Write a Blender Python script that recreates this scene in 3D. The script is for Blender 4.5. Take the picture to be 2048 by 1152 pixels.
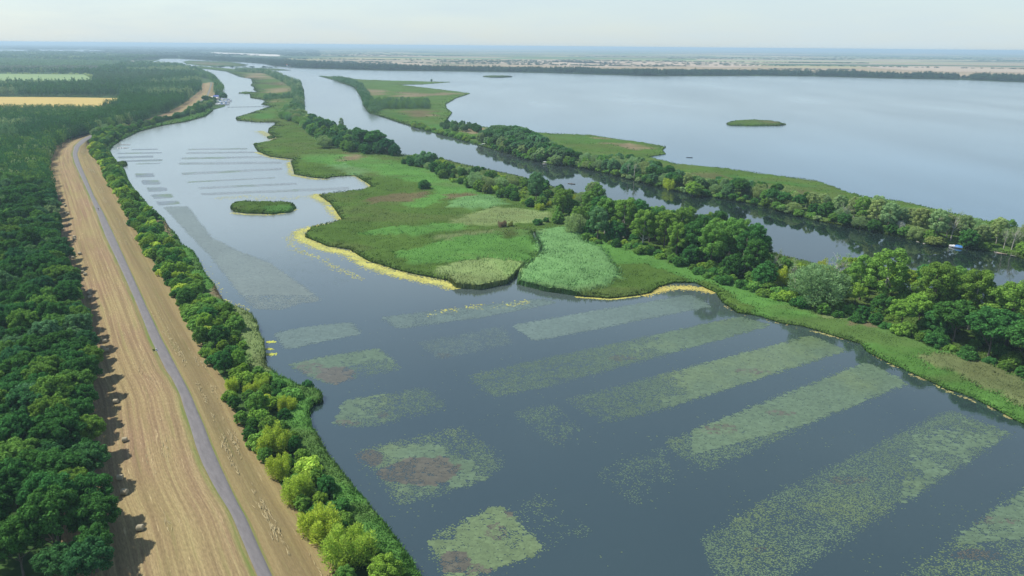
import bpy, bmesh, math, random
import numpy as np
from mathutils import Vector, Matrix
from mathutils.geometry import delaunay_2d_cdt

# ------------------------------------------------------------------ clean scene
for o in list(bpy.data.objects):
    bpy.data.objects.remove(o)
S = bpy.context.scene
COL = S.collection
R = math.radians
rng = np.random.default_rng(7)
random.seed(7)

# ------------------------------------------------------------------ camera
H = 100.0                     # drone height above the water, metres
FPX = 1462.0                  # focal length in photo pixels (2048 wide)
PITCH = math.atan((576 - 92.0) / FPX)
ROLL = math.radians(0.5)
cam_d = bpy.data.cameras.new("camera")
cam = bpy.data.objects.new("camera", cam_d)
COL.objects.link(cam)
cam_d.sensor_width = 36.0
cam_d.lens = 36.0 * FPX / 2048.0
cam_d.clip_start = 1.0
cam_d.clip_end = 200000.0
F_ = Vector((0, math.cos(PITCH), -math.sin(PITCH)))
R0 = Vector((1, 0, 0))
U0 = Vector((0, math.sin(PITCH), math.cos(PITCH)))
R_ = R0 * math.cos(ROLL) + U0 * math.sin(ROLL)
U_ = U0 * math.cos(ROLL) - R0 * math.sin(ROLL)
m = Matrix.Identity(4)
for i in range(3):
    m[i][0], m[i][1], m[i][2], m[i][3] = R_[i], U_[i], -F_[i], (0, 0, H)[i]
cam.matrix_world = m
S.camera = cam

# ------------------------------------------------------------------ world, sun, exposure
SUN_EL, SUN_AZ = R(52), R(-76)            # azimuth from +Y towards +X
w = bpy.data.worlds.new("World")
S.world = w
w.use_nodes = True
nt = w.node_tree
nt.nodes.clear()
out = nt.nodes.new("ShaderNodeOutputWorld")
bg = nt.nodes.new("ShaderNodeBackground")
sky = nt.nodes.new("ShaderNodeTexSky")
sky.sky_type = 'NISHITA'
sky.sun_disc = False
sky.sun_elevation = SUN_EL
sky.sun_rotation = SUN_AZ
sky.altitude = 100
sky.air_density = 1.0
sky.dust_density = 0.7
sky.ozone_density = 1.5
SKY_STRENGTH = 0.12
tc = nt.nodes.new("ShaderNodeTexCoord")
mp = nt.nodes.new("ShaderNodeMapping")
mp.inputs['Scale'].default_value = (1.0, 1.0, 6.0)
no = nt.nodes.new("ShaderNodeTexNoise")
no.inputs['Scale'].default_value = 3.5
no.inputs['Detail'].default_value = 7
no.inputs['Roughness'].default_value = 0.6
cr = nt.nodes.new("ShaderNodeMapRange")
cr.inputs['From Min'].default_value = 0.35
cr.inputs['From Max'].default_value = 0.75
cr.inputs['To Min'].default_value = 0.15
cr.inputs['To Max'].default_value = 0.6
mx = nt.nodes.new("ShaderNodeMix")
mx.data_type = 'RGBA'
mx.inputs['B'].default_value = (3.75, 4.58, 5.05, 1)   # thin cloud, in the sky's own units
# thin high cloud thickens towards the horizon, where the line of sight through it is longest
sx = nt.nodes.new("ShaderNodeSeparateXYZ")
hz = nt.nodes.new("ShaderNodeMapRange")
hz.inputs['From Min'].default_value = 0.0
hz.inputs['From Max'].default_value = 0.60
hz.inputs['To Min'].default_value = 0.85
hz.inputs['To Max'].default_value = 0.12
ad = nt.nodes.new("ShaderNodeMath"); ad.operation = 'MULTIPLY'; ad.use_clamp = True
ad2 = nt.nodes.new("ShaderNodeMath"); ad2.operation = 'ADD'; ad2.use_clamp = True
ad2.inputs[1].default_value = 0.52
L = nt.links.new
L(tc.outputs['Generated'], mp.inputs['Vector'])
L(mp.outputs['Vector'], no.inputs['Vector'])
L(no.outputs['Fac'], cr.inputs['Value'])
L(tc.outputs['Generated'], sx.inputs[0])
L(sx.outputs['Z'], hz.inputs['Value'])
L(cr.outputs[0], ad2.inputs[0])
L(hz.outputs[0], ad.inputs[0]); L(ad2.outputs[0], ad.inputs[1])
L(ad.outputs[0], mx.inputs['Factor'])
L(sky.outputs[0], mx.inputs['A'])
L(mx.outputs['Result'], bg.inputs['Color'])
bg.inputs['Strength'].default_value = SKY_STRENGTH
L(bg.outputs[0], out.inputs[0])

sd = bpy.data.lights.new("sun", 'SUN')
sd.energy = 4.3
sd.angle = R(0.6)
sd.color = (1.0, 0.95, 0.87)
so = bpy.data.objects.new("sun", sd)
COL.objects.link(so)
to_sun = Vector((math.sin(SUN_AZ) * math.cos(SUN_EL), math.cos(SUN_AZ) * math.cos(SUN_EL), math.sin(SUN_EL)))
so.rotation_euler = to_sun.to_track_quat('Z', 'Y').to_euler()
so.location = (0, 0, 400)
S.view_settings.view_transform = 'Standard'
S.view_settings.look = 'None'
S.view_settings.exposure = 0.46
S.view_settings.gamma = 1.0
S.cycles.use_denoising = True
S.cycles.denoising_prefilter = 'ACCURATE'
S.cycles.adaptive_threshold = 0.006
S.cycles.max_bounces = 6
S.cycles.diffuse_bounces = 3
S.cycles.glossy_bounces = 2
S.cycles.transmission_bounces = 2
S.cycles.volume_bounces = 0
S.cycles.caustics_reflective = False
S.cycles.caustics_refractive = False
HAZE_DENSITY = 1.05e-4
HAZE_COLOR = (0.62, 0.84, 0.98)

# ------------------------------------------------------------------ picture <-> place
def ray(px, py):
    px = np.asarray(px, float); py = np.asarray(py, float)
    a = (px - 1024) / FPX; b = (576 - py) / FPX
    return tuple(F_[i] + a * R_[i] + b * U_[i] for i in range(3))

def g(px, py, z=0.0):
    """the point at height z seen at photo pixel (px, py)"""
    dx, dy, dz = ray(px, py)
    t = (z - H) / np.minimum(dz, -1e-4)
    return np.stack([t * dx, t * dy], -1)

def P(pts, z=0.0):
    a = np.array(pts, float)
    return g(a[:, 0], a[:, 1], z)

def pix(x, y, z=0.0):
    v = np.stack([x, y, np.zeros_like(x) + z - H], -1)
    d = v @ np.array(F_)
    d = np.where(d > 1, d, 1.0)
    return 1024 + FPX * (v @ np.array(R_)) / d, 576 - FPX * (v @ np.array(U_)) / d

def srgb(r, g_, b):
    f = lambda c: (c / 255 / 12.92) if c / 255 <= 0.04045 else ((c / 255 + 0.055) / 1.055) ** 2.4
    return (f(r), f(g_), f(b))

def hsh(ix, iy, seed):
    n = (ix.astype(np.int64) * 374761393 + iy.astype(np.int64) * 668265263 + seed * 1442695041) & 0xffffffff
    n = ((n ^ (n >> 13)) * 1274126177) & 0xffffffff
    return ((n ^ (n >> 16)) & 0xffff) / 65535.0

def vnoise(x, y, seed=0):
    ix = np.floor(x); iy = np.floor(y)
    fx = x - ix; fy = y - iy
    fx = fx * fx * (3 - 2 * fx); fy = fy * fy * (3 - 2 * fy)
    a = hsh(ix, iy, seed); b = hsh(ix + 1, iy, seed); c = hsh(ix, iy + 1, seed); d = hsh(ix + 1, iy + 1, seed)
    return (a * (1 - fx) + b * fx) * (1 - fy) + (c * (1 - fx) + d * fx) * fy

def fbm(x, y, seed=0, oct=4):
    s = 0; amp = 0.5; tot = 0
    for k in range(oct):
        s = s + amp * vnoise(x * 2 ** k, y * 2 ** k, seed + k * 17); tot += amp; amp *= 0.55
    return s / tot

def inside(pts, poly):
    x, y = pts[:, 0], pts[:, 1]
    r = np.zeros(len(pts), bool)
    n = len(poly)
    for i in range(n):
        x1, y1 = poly[i]; x2, y2 = poly[(i + 1) % n]
        if y1 == y2: continue
        c = ((y1 > y) != (y2 > y)) & (x < (x2 - x1) * (y - y1) / (y2 - y1) + x1)
        r ^= c
    return r

def resample(pl, step, closed=False):
    pl = np.asarray(pl, float)
    if closed: pl = np.vstack([pl, pl[:1]])
    outp = []
    for a, b in zip(pl[:-1], pl[1:]):
        d = np.linalg.norm(b - a)
        s = step(a) if callable(step) else step
        n = min(400, max(1, int(d / s)))
        for k in range(n): outp.append(a + (b - a) * k / n)
    if not closed: outp.append(pl[-1])
    return np.array(outp)

def rough(pl, amp, seed=0, closed=True):
    """a shoreline traced in straight steps, made uneven at metre scale"""
    p = resample(pl, lambda a: max(1.2, math.hypot(*a) / 200), closed)
    d = np.hypot(p[:, 0], p[:, 1])
    am = amp * np.clip(d / 400, 0.6, 3)
    sc = np.clip(d / 400, 0.7, 6)
    q = p.copy()
    q[:, 0] += am * (fbm(p[:, 0] / (7 * sc), p[:, 1] / (7 * sc), seed) - .5) * 2
    q[:, 1] += am * (fbm(p[:, 0] / (7 * sc), p[:, 1] / (7 * sc), seed + 99) - .5) * 2
    return q

def lod_points(poly, step, seed=1):
    """points spread through a polygon, closer together nearer the viewpoint"""
    r = np.random.default_rng(seed)
    xs = np.arange(-260, 2320, step); ys = np.arange(93, 1330, step)
    X, Y = np.meshgrid(xs, ys)
    X = X.ravel() + r.uniform(-.4, .4, X.size) * step; Y = Y.ravel() + r.uniform(-.4, .4, Y.size) * step
    ok = Y > 88 + 0.0087 * X + 8
    p = g(X[ok], Y[ok])
    mn = poly.min(0); mxx = poly.max(0)
    p = p[(p[:, 0] > mn[0]) & (p[:, 0] < mxx[0]) & (p[:, 1] > mn[1]) & (p[:, 1] < mxx[1])]
    return p[inside(p, poly)]

def cdt(poly, interior):
    """poly boundary + interior points -> (xy, tris, boundary index list)"""
    n = len(poly)
    vs = [Vector((float(a), float(b))) for a, b in poly] + [Vector((float(a), float(b))) for a, b in interior]
    r = delaunay_2d_cdt(vs, [], [list(range(n))], 1, 1e-3)
    v = np.array([[q.x, q.y] for q in r[0]])
    tri = np.array([f for f in r[2] if len(f) == 3], int)
    if len(tri):
        a, b, c = v[tri[:, 0]], v[tri[:, 1]], v[tri[:, 2]]
        ar = (b[:, 0] - a[:, 0]) * (c[:, 1] - a[:, 1]) - (b[:, 1] - a[:, 1]) * (c[:, 0] - a[:, 0])
        tri[ar < 0] = tri[ar < 0][:, ::-1]
    e = np.sort(np.vstack([tri[:, [0, 1]], tri[:, [1, 2]], tri[:, [2, 0]]]), 1)
    u, cnt = np.unique(e, axis=0, return_counts=True)
    return v, tri, u[cnt == 1]

# ------------------------------------------------------------------ meshes and objects
def mesh_np(name, verts, faces, mat=None, col=None, smooth=False, uv=None):
    """faces: list of integer arrays (n,3) / (n,4) / (n,5)"""
    me = bpy.data.meshes.new(name)
    verts = np.asarray(verts, np.float32)
    me.vertices.add(len(verts)); me.vertices.foreach_set("co", verts.ravel())
    faces = [np.asarray(f, np.int32) for f in faces if len(f)]
    loops = np.concatenate([f.ravel() for f in faces])
    tot = np.concatenate([np.full(len(f), f.shape[1], np.int32) for f in faces])
    me.loops.add(len(loops)); me.loops.foreach_set("vertex_index", loops)
    me.polygons.add(len(tot))
    start = np.concatenate([[0], np.cumsum(tot)[:-1]]).astype(np.int32)
    me.polygons.foreach_set("loop_start", start)
    me.polygons.foreach_set("loop_total", tot)
    if smooth: me.polygons.foreach_set("use_smooth", np.ones(len(tot), bool))
    me.update(calc_edges=True)
    if col is not None:
        a = me.attributes.new("Col", 'FLOAT_COLOR', 'POINT')
        c = np.ones((len(verts), 4), np.float32); c[:, :3] = col
        a.data.foreach_set("color", c.ravel())
    if uv is not None:
        a = me.attributes.new("Strip", 'FLOAT_VECTOR', 'POINT')
        a.data.foreach_set("vector", np.asarray(uv, np.float32).ravel())
    if mat: me.materials.append(mat)
    me.validate()
    return me

def link(name, me, parent=None, label=None, cat=None, group=None, kind=None, loc=None):
    o = bpy.data.objects.new(name, me)
    COL.objects.link(o)
    if parent: o.parent = parent
    if loc is not None: o.location = loc
    if label: o['label'] = label
    if cat: o['category'] = cat
    if group: o['group'] = group
    if kind: o['kind'] = kind
    return o

def thing(name, label, cat, loc=(0, 0, 0), rz=0.0, group=None, sc=1.0):
    o = link(name, None, None, label, cat, group, None, loc)
    o.rotation_euler = (0, 0, rz)
    o.scale = (sc, sc, sc) if not hasattr(sc, '__len__') else sc
    return o

# ------------------------------------------------------------------ materials
def new_mat(name):
    mt = bpy.data.materials.new(name); mt.use_nodes = True
    t = mt.node_tree
    b = t.nodes.get("Principled BSDF")
    return mt, t, b

def simple(name, col, rough_=0.7, noise=0.25, scale=3.0, metal=0.0, spec=0.5):
    mt, t, b = new_mat(name)
    b.inputs['Roughness'].default_value = rough_
    b.inputs['Metallic'].default_value = metal
    b.inputs['Specular IOR Level'].default_value = spec
    tcn = t.nodes.new("ShaderNodeTexCoord")
    n = t.nodes.new("ShaderNodeTexNoise"); n.inputs['Scale'].default_value = scale; n.inputs['Detail'].default_value = 5
    t.links.new(tcn.outputs['Object'], n.inputs['Vector'])
    mr = t.nodes.new("ShaderNodeMapRange"); mr.inputs['To Min'].default_value = 1 - noise; mr.inputs['To Max'].default_value = 1 + noise
    t.links.new(n.outputs['Fac'], mr.inputs['Value'])
    v = t.nodes.new("ShaderNodeVectorMath"); v.operation = 'SCALE'; v.inputs[0].default_value = col
    t.links.new(mr.outputs[0], v.inputs['Scale'])
    t.links.new(v.outputs[0], b.inputs['Base Color'])
    return mt

def leafy(name, source, gain=1.0, transl=0.40, island=0.45):
    """foliage: colour from the object's own tint or from the mesh's colour attribute, varied leaf by leaf"""
    mt, t, b = new_mat(name)
    t.nodes.remove(b)
    o = t.nodes["Material Output"]
    if source == 'object':
        s = t.nodes.new("ShaderNodeObjectInfo"); c = s.outputs['Color']
    else:
        s = t.nodes.new("ShaderNodeAttribute"); s.attribute_name = "Col"; c = s.outputs['Color']
    geo = t.nodes.new("ShaderNodeNewGeometry")
    mr = t.nodes.new("ShaderNodeMapRange")
    mr.inputs['To Min'].default_value = gain * (1 - island); mr.inputs['To Max'].default_value = gain * (1 + island)
    t.links.new(geo.outputs['Random Per Island'], mr.inputs['Value'])
    v = t.nodes.new("ShaderNodeVectorMath"); v.operation = 'SCALE'
    t.links.new(c, v.inputs[0]); t.links.new(mr.outputs[0], v.inputs['Scale'])
    d = t.nodes.new("ShaderNodeBsdfDiffuse")
    tr = t.nodes.new("ShaderNodeBsdfTranslucent")
    ms = t.nodes.new("ShaderNodeMixShader"); ms.inputs[0].default_value = transl
    t.links.new(v.outputs[0], d.inputs['Color']); t.links.new(v.outputs[0], tr.inputs['Color'])
    t.links.new(d.outputs[0], ms.inputs[1]); t.links.new(tr.outputs[0], ms.inputs[2])
    t.links.new(ms.outputs[0], o.inputs['Surface'])
    return mt

M_LEAF = leafy("leaves", 'object', gain=1.1)
M_LEAF_MASS = leafy("leaves_of_the_wood", 'attr', gain=.84, island=0.22)
M_REED = leafy("reeds", 'attr', transl=0.15, island=0.0)
M_BARK = simple("bark", (0.10, 0.085, 0.065), 0.9, 0.4, 2.0)
M_PALEBARK = simple("pale_bark", (0.42, 0.40, 0.34), 0.9, 0.35, 2.0)

def pads_mat(name, rough_, spec):
    mt, t, b = new_mat(name)
    s = t.nodes.new("ShaderNodeAttribute"); s.attribute_name = "Col"
    t.links.new(s.outputs['Color'], b.inputs['Base Color'])
    b.inputs['Roughness'].default_value = rough_
    b.inputs['Specular IOR Level'].default_value = spec
    return mt
M_PADS = pads_mat("floating_leaves", 0.30, 0.5)
M_ALGAE = pads_mat("algae", 0.8, 0.2)

def water_mat(name, near, far, y0, y1, rip0, rip1, r0=0.04, r1=0.16, ior=1.33):
    """water: far body colour is paler, with sky glare painted in; ripple changes along the valley (sheltered near water, wind-ruffled farther off)"""
    mt, t, b = new_mat(name)
    geo = t.nodes.new("ShaderNodeNewGeometry")
    sep = t.nodes.new("ShaderNodeSeparateXYZ"); t.links.new(geo.outputs['Position'], sep.inputs[0])
    n0 = t.nodes.new("ShaderNodeTexNoise"); n0.inputs['Scale'].default_value = 0.006; n0.inputs['Detail'].default_value = 4
    mps = t.nodes.new("ShaderNodeMapping"); mps.inputs['Scale'].default_value = (1.0, 0.35, 1.0)
    t.links.new(geo.outputs['Position'], mps.inputs['Vector']); t.links.new(mps.outputs[0], n0.inputs['Vector'])
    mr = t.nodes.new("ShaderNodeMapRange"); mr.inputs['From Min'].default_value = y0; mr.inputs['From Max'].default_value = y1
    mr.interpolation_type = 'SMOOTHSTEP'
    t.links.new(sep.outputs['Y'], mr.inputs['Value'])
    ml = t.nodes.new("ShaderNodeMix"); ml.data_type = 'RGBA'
    ml.inputs['A'].default_value = (*near, 1); ml.inputs['B'].default_value = (*far, 1)  # paler far colour carries sky reflection painted into the water body
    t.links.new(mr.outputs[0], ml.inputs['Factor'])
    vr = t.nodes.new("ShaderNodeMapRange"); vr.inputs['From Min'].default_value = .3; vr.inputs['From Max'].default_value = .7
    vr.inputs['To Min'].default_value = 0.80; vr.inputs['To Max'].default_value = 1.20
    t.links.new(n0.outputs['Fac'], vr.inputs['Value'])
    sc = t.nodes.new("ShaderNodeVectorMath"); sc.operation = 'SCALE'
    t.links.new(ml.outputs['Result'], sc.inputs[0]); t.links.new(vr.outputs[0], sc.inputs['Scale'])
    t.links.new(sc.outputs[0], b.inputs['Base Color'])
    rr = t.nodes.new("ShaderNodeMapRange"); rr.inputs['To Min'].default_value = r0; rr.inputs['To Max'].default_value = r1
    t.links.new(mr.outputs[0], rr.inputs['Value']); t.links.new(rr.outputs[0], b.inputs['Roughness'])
    b.inputs['IOR'].default_value = ior
    n1 = t.nodes.new("ShaderNodeTexNoise"); n1.inputs['Scale'].default_value = 0.55; n1.inputs['Detail'].default_value = 4
    mp1 = t.nodes.new("ShaderNodeMapping"); mp1.inputs['Scale'].default_value = (1.0, 1.7, 1.0); mp1.inputs['Rotation'].default_value = (0, 0, 0.25)
    t.links.new(geo.outputs['Position'], mp1.inputs['Vector']); t.links.new(mp1.outputs[0], n1.inputs['Vector'])
    st = t.nodes.new("ShaderNodeMapRange"); st.inputs['To Min'].default_value = rip0; st.inputs['To Max'].default_value = rip1
    t.links.new(mr.outputs[0], st.inputs['Value'])
    bp = t.nodes.new("ShaderNodeBump"); bp.inputs['Distance'].default_value = 0.25
    t.links.new(st.outputs[0], bp.inputs['Strength'])
    t.links.new(n1.outputs['Fac'], bp.inputs['Height']); t.links.new(bp.outputs[0], b.inputs['Normal'])
    return mt

# ------------------------------------------------------------------ WATER
SEAM1 = [(2600, 900), (2300, 790), (2048, 690), (1700, 592), (1400, 545), (1200, 470), (1000, 395), (850, 335), (720, 300), (640, 262),
         (598, 232), (580, 180), (520, 146), (450, 139), (380, 134), (340, 132), (250, 131)]
SEAM2 = [(2700, 690), (2300, 560), (2048, 492), (1700, 412), (1400, 350), (1200, 312), (1000, 278), (900, 262), (830, 240), (760, 200),
         (700, 165), (640, 152.6), (600, 141), (560, 131), (540, 124)]
def sheet(name, px, z, mat):
    v, tri, _ = cdt(P(px), [])
    link(name, mesh_np(name, np.c_[v, np.full(len(v), z)], [tri], mat), kind='structure')
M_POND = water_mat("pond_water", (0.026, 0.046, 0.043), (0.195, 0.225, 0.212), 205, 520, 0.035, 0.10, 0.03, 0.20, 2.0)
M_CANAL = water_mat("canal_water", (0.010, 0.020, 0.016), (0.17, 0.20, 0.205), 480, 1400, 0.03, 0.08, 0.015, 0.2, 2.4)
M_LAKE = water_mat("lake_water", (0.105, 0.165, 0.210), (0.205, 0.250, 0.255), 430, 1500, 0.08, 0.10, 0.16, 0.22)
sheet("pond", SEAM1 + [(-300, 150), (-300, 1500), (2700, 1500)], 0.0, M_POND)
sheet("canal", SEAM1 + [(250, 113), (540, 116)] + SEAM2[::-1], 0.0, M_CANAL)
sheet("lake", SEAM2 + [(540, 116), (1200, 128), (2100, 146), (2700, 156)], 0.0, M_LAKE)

# ------------------------------------------------------------------ GROUND (one sheet to the horizon, cut along the shore)
BANK = [(900, 1260), (830, 1152), (790, 1088), (745, 1032), (705, 985), (680, 952), (655, 920), (638, 890), (622, 858), (614, 828),
        (624, 812), (641, 806), (642, 794), (628, 787), (600, 779), (560, 760), (532, 742), (524, 728), (530, 715), (524, 690), (515, 668),
        (511, 650), (500, 635), (480, 625), (455, 617), (440, 598), (425, 572), (408, 550), (395, 525), (385, 508), (360, 492), (352, 475),
        (338, 460), (326, 440), (302, 420), (285, 400), (270, 385), (256, 365), (248, 342), (236, 328), (222, 312), (217, 301), (226, 291),
        (240, 281), (275, 264), (320, 252), (370, 244), (410, 233), (425, 221), (450, 213), (452, 205), (456, 196), (446, 184), (438, 176), (434, 164),
        (428, 158), (414, 150), (400, 143), (384, 139), (368, 134.6), (347, 131), (327, 130.5), (300, 129), (280, 128)]
FAR = [(296, 124.5), (314, 121), (322, 117.5), (358, 117.5), (389, 119.5), (436, 122.5), (499, 125.5), (530, 128), (545, 132), (600, 136.5), (680, 139),
       (774, 141.5), (912, 143), (1086, 146), (1294, 152.5), (1519, 152), (1629, 153), (1775, 157), (1921, 160), (2048, 165), (2500, 176)]
shore = np.vstack([rough(P(BANK), 0.9, 3, False), rough(P(FAR), 2.0, 5, False)])
gp = np.vstack([shore, [[9000, 2000], [62000, 16000], [50000, 60000], [0, 64000], [-50000, 60000], [-62000, 16000], [-900, 40], [-60, 40]]])
gi = lod_points(gp, 11, 2)
v, tri, be = cdt(gp, gi)
dist = np.hypot(v[:, 0], v[:, 1])
gz = 0.5 + (fbm(v[:, 0] / 40, v[:, 1] / 40, 4) - .5) * 0.4
fpx, fpy = pix(v[:, 0], v[:, 1])
fa = np.array(FAR)
fields = np.clip((np.interp(fpx, fa[:, 0], fa[:, 1]) - fpy - 5.0) / 1.5, 0, 1) * (v[:, 1] > 2000) * np.clip(((v[:, 0] / np.maximum(v[:, 1], 1)) + 0.30 + 0.25 * (fbm(v[:, 0] / 1500, v[:, 1] / 1500, 8) - .5)) / 0.10, 0, 1)
fields = np.maximum(fields, 0.0)
bset = np.unique(be)
n0 = len(v)
skirt = np.c_[v[be[:, 0]], np.full(len(be), -1.5)], np.c_[v[be[:, 1]], np.full(len(be), -1.5)]
allv = np.vstack([np.c_[v, gz], skirt[0], skirt[1]])
ix = np.arange(len(be))
quads = np.c_[be[:, 0], be[:, 1], n0 + len(be) + ix, n0 + ix]
gcol = np.zeros((len(allv), 3)); gcol[:n0, 0] = fields
def ground_mat():
    mt, t, b = new_mat("ground_cover")
    b.inputs['Roughness'].default_value = 0.95
    b.inputs['Specular IOR Level'].default_value = 0.1
    N = t.nodes.new; K = t.links.new
    geo = N("ShaderNodeNewGeometry")
    # near: rough green growth
    n1 = N("ShaderNodeTexNoise"); n1.inputs['Scale'].default_value = 0.12; n1.inputs['Detail'].default_value = 8
    K(geo.outputs['Position'], n1.inputs['Vector'])
    r1 = N("ShaderNodeValToRGB")
    e = r1.color_ramp.elements
    e[0].position = .3; e[0].color = (0.018, 0.042, 0.012, 1); e[1].position = .7; e[1].color = (0.05, 0.105, 0.022, 1)
    K(n1.outputs['Fac'], r1.inputs[0])
    # far: a patchwork of fields
    wob = N("ShaderNodeTexNoise"); wob.inputs['Scale'].default_value = 0.0012; wob.inputs['Detail'].default_value = 2
    K(geo.outputs['Position'], wob.inputs['Vector'])
    wv = N("ShaderNodeVectorMath"); wv.operation = 'SCALE'; wv.inputs['Scale'].default_value = 260
    K(wob.outputs['Color'], wv.inputs[0])
    av = N("ShaderNodeVectorMath"); av.operation = 'ADD'
    K(geo.outputs['Position'], av.inputs[0]); K(wv.outputs[0], av.inputs[1])
    mp = N("ShaderNodeMapping"); mp.inputs['Scale'].default_value = (1 / 1500, 1 / 620, 1); mp.inputs['Rotation'].default_value = (0, 0, 0.12)
    K(av.outputs[0], mp.inputs['Vector'])
    vo = N("ShaderNodeTexVoronoi"); vo.distance = 'CHEBYCHEV'; vo.inputs['Scale'].default_value = 1.0; vo.voronoi_dimensions = '2D'
    K(mp.outputs[0], vo.inputs['Vector'])
    s = N("ShaderNodeSeparateColor"); K(vo.outputs['Color'], s.inputs[0])
    r2 = N("ShaderNodeValToRGB"); r2.color_ramp.interpolation = 'CONSTANT'
    cols = [(0, (0.30, 0.235, 0.14)), (.13, (0.10, 0.16, 0.05)), (.30, (0.33, 0.265, 0.17)), (.41, (0.05, 0.10, 0.035)), (.56, (0.30, 0.27, 0.12)),
            (.64, (0.12, 0.19, 0.07)), (.78, (0.28, 0.23, 0.145)), (.84, (0.035, 0.08, 0.03)), (.95, (0.26, 0.28, 0.12))]
    el = r2.color_ramp.elements
    el[0].position, el[0].color = 0, (*cols[0][1], 1)
    el[1].position, el[1].color = cols[1][0], (*cols[1][1], 1)
    for p_, c_ in cols[2:]:
        q = el.new(p_); q.color = (*c_, 1)
    K(s.outputs[0], r2.inputs[0])
    at = N("ShaderNodeAttribute"); at.attribute_name = "Col"
    s2 = N("ShaderNodeSeparateColor"); K(at.outputs['Color'], s2.inputs[0])
    mx = N("ShaderNodeMix"); mx.data_type = 'RGBA'
    K(s2.outputs[0], mx.inputs['Factor']); K(r1.outputs[0], mx.inputs['A']); K(r2.outputs[0], mx.inputs['B'])
    K(mx.outputs['Result'], b.inputs['Base Color'])
    return mt
M_GROUND = ground_mat()
link("ground", mesh_np("ground", allv, [tri, quads], M_GROUND, gcol), kind='structure')

# ------------------------------------------------------------------ LEVEE: mown strips, path on the crest
def curve(pts, z):
    a = P(pts, z); a = a[np.argsort(a[:, 1])]
    return a
LE = curve([(225, 1290), (214, 1152), (205, 1050), (196, 960), (200, 900), (206, 850), (203, 780), (190, 710), (172, 650), (155, 590), (140, 545),
            (125, 495), (112, 440), (104, 390), (98, 350), (96, 325), (110, 304), (134, 283), (178, 272), (225, 260), (288, 244), (345, 226), (375, 209),
            (391, 196), (405, 184), (405, 174), (400, 160), (396, 153)], 0.8)
RL = curve([(575, 1290), (517, 1152), (495, 1099), (465, 1030), (440, 992), (422, 960), (405, 926), (392, 891), (380, 850), (370, 821), (361, 790), (342, 752), (335, 745), (302, 678),
            (274, 608), (243, 539), (210, 469), (194, 425), (179, 390), (163, 355), (150, 327), (145, 308), (149, 292), (163, 279), (184, 268.5), (238, 258), (298, 246),
            (361, 226), (378, 217), (394, 206), (412.6, 193), (417, 182), (422, 167), (414.5, 161), (397.5, 154)], 4.0)
RR = curve([(603, 1290), (543, 1152), (517, 1099), (488, 1030), (468, 992), (453, 960), (437, 926), (422, 891), (407, 850), (394, 821), (384, 795), (361, 750), (323, 678), (290, 608),
            (259, 539), (227, 469), (206, 425), (187, 390), (172, 355), (160, 327), (154, 308), (159, 293), (175, 279), (194, 269), (242, 258.5), (302, 246.5), (363, 226.5),
            (380.5, 217.5), (396.5, 206.5), (415.5, 193.5), (420, 182.5), (424.3, 167), (416.5, 161), (399, 154)], 4.0)
RE = curve([(745, 1290), (667, 1152), (653, 1127), (632, 1099), (614, 1065), (590, 1030), (567, 995), (542, 960), (519, 926), (497, 891), (474, 856), (456, 821), (444, 787),
            (440, 765), (417, 730), (398, 706), (392, 667), (373, 643), (356, 608), (335, 574), (311, 539), (288, 504), (269, 469), (250, 425), (233, 390),
            (208, 355), (200, 327), (180, 310), (179, 282), (199, 269), (250, 259.5), (310, 248), (368, 228.5), (382, 219), (399, 209), (431, 197), (431, 184), (432, 168),
            (419, 160), (401, 154)], 1.0)
ys = [110.0]
while ys[-1] < 1960: ys.append(ys[-1] + max(1.2, ys[-1] / 160))
ys = np.array(ys)
def xa(c, y): return np.interp(y, c[:, 1], c[:, 0])
xl, x1, x2, xr = xa(LE, ys), xa(RL, ys), xa(RR, ys), xa(RE, ys)
w_ = np.array([1, 2, 3, 2, 1.0]); w_ /= w_.sum()
def smooth(a): return np.convolve(np.pad(a, 2, mode='edge'), w_, 'valid')
xl, x1, x2, xr = map(smooth, (xl, x1, x2, xr))
# a crest path keeps its width
mid = (x1 + x2) / 2; half = np.clip((x2 - x1) / 2, 1.35, 3.2); x1 = mid - half; x2 = mid + half
xl = np.minimum(xl, x1 - 1.0); xr = np.maximum(xr, x2 + 1.0)
ss = lambda t: t * t * (3 - 2 * t)
def levee_z(x, y):
    a, b, c, d = np.interp(y, ys, xl), np.interp(y, ys, x1), np.interp(y, ys, x2), np.interp(y, ys, xr)
    z = np.where(x < b, 0.75 + 3.25 * ss(np.clip((x - a) / (b - a), 0, 1)), np.where(x > c, 0.9 + 3.1 * ss(np.clip((d - x) / (d - c), 0, 1)), 4.0))
    return z
NA, NB = 22, 14
cols = [xl - 9] + [xl + (x1 - xl) * k / NA for k in range(NA + 1)] + [x2 + (xr - x2) * k / NB for k in range(NB + 1)] + [xr + 2.5]
ug = [-0.3] + [k / NA for k in range(NA + 1)] + [2 + k / NB for k in range(NB + 1)] + [3.2]
V, UV = [], []
along = np.concatenate([[0], np.cumsum(np.hypot(np.diff(mid), np.diff(ys)))])
for ci, (cx, u) in enumerate(zip(cols, ug)):
    z = levee_z(cx, ys)
    if ci == 0: z = np.full_like(z, 0.72)
    elif ci == len(cols) - 1: z = np.full_like(z, 0.35)
    else:
        z = z + (fbm(cx / 3, ys / 3, 21) - .5) * 0.22 * (0.15 if u in (1.0, 2.0) else 1)
    V.append(np.c_[cx, ys, z])
    lat = np.where(u <= 1, cx - x1, cx - x2)
    UV.append(np.c_[lat, along, np.full_like(lat, u)])
nr = len(ys); V = np.vstack(V); UV = np.vstack(UV)
q = []
for c in range(len(cols) - 1):
    r_ = np.arange(nr - 1)
    q.append(np.c_[c * nr + r_, (c + 1) * nr + r_, (c + 1) * nr + r_ + 1, c * nr + r_ + 1])
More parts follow.
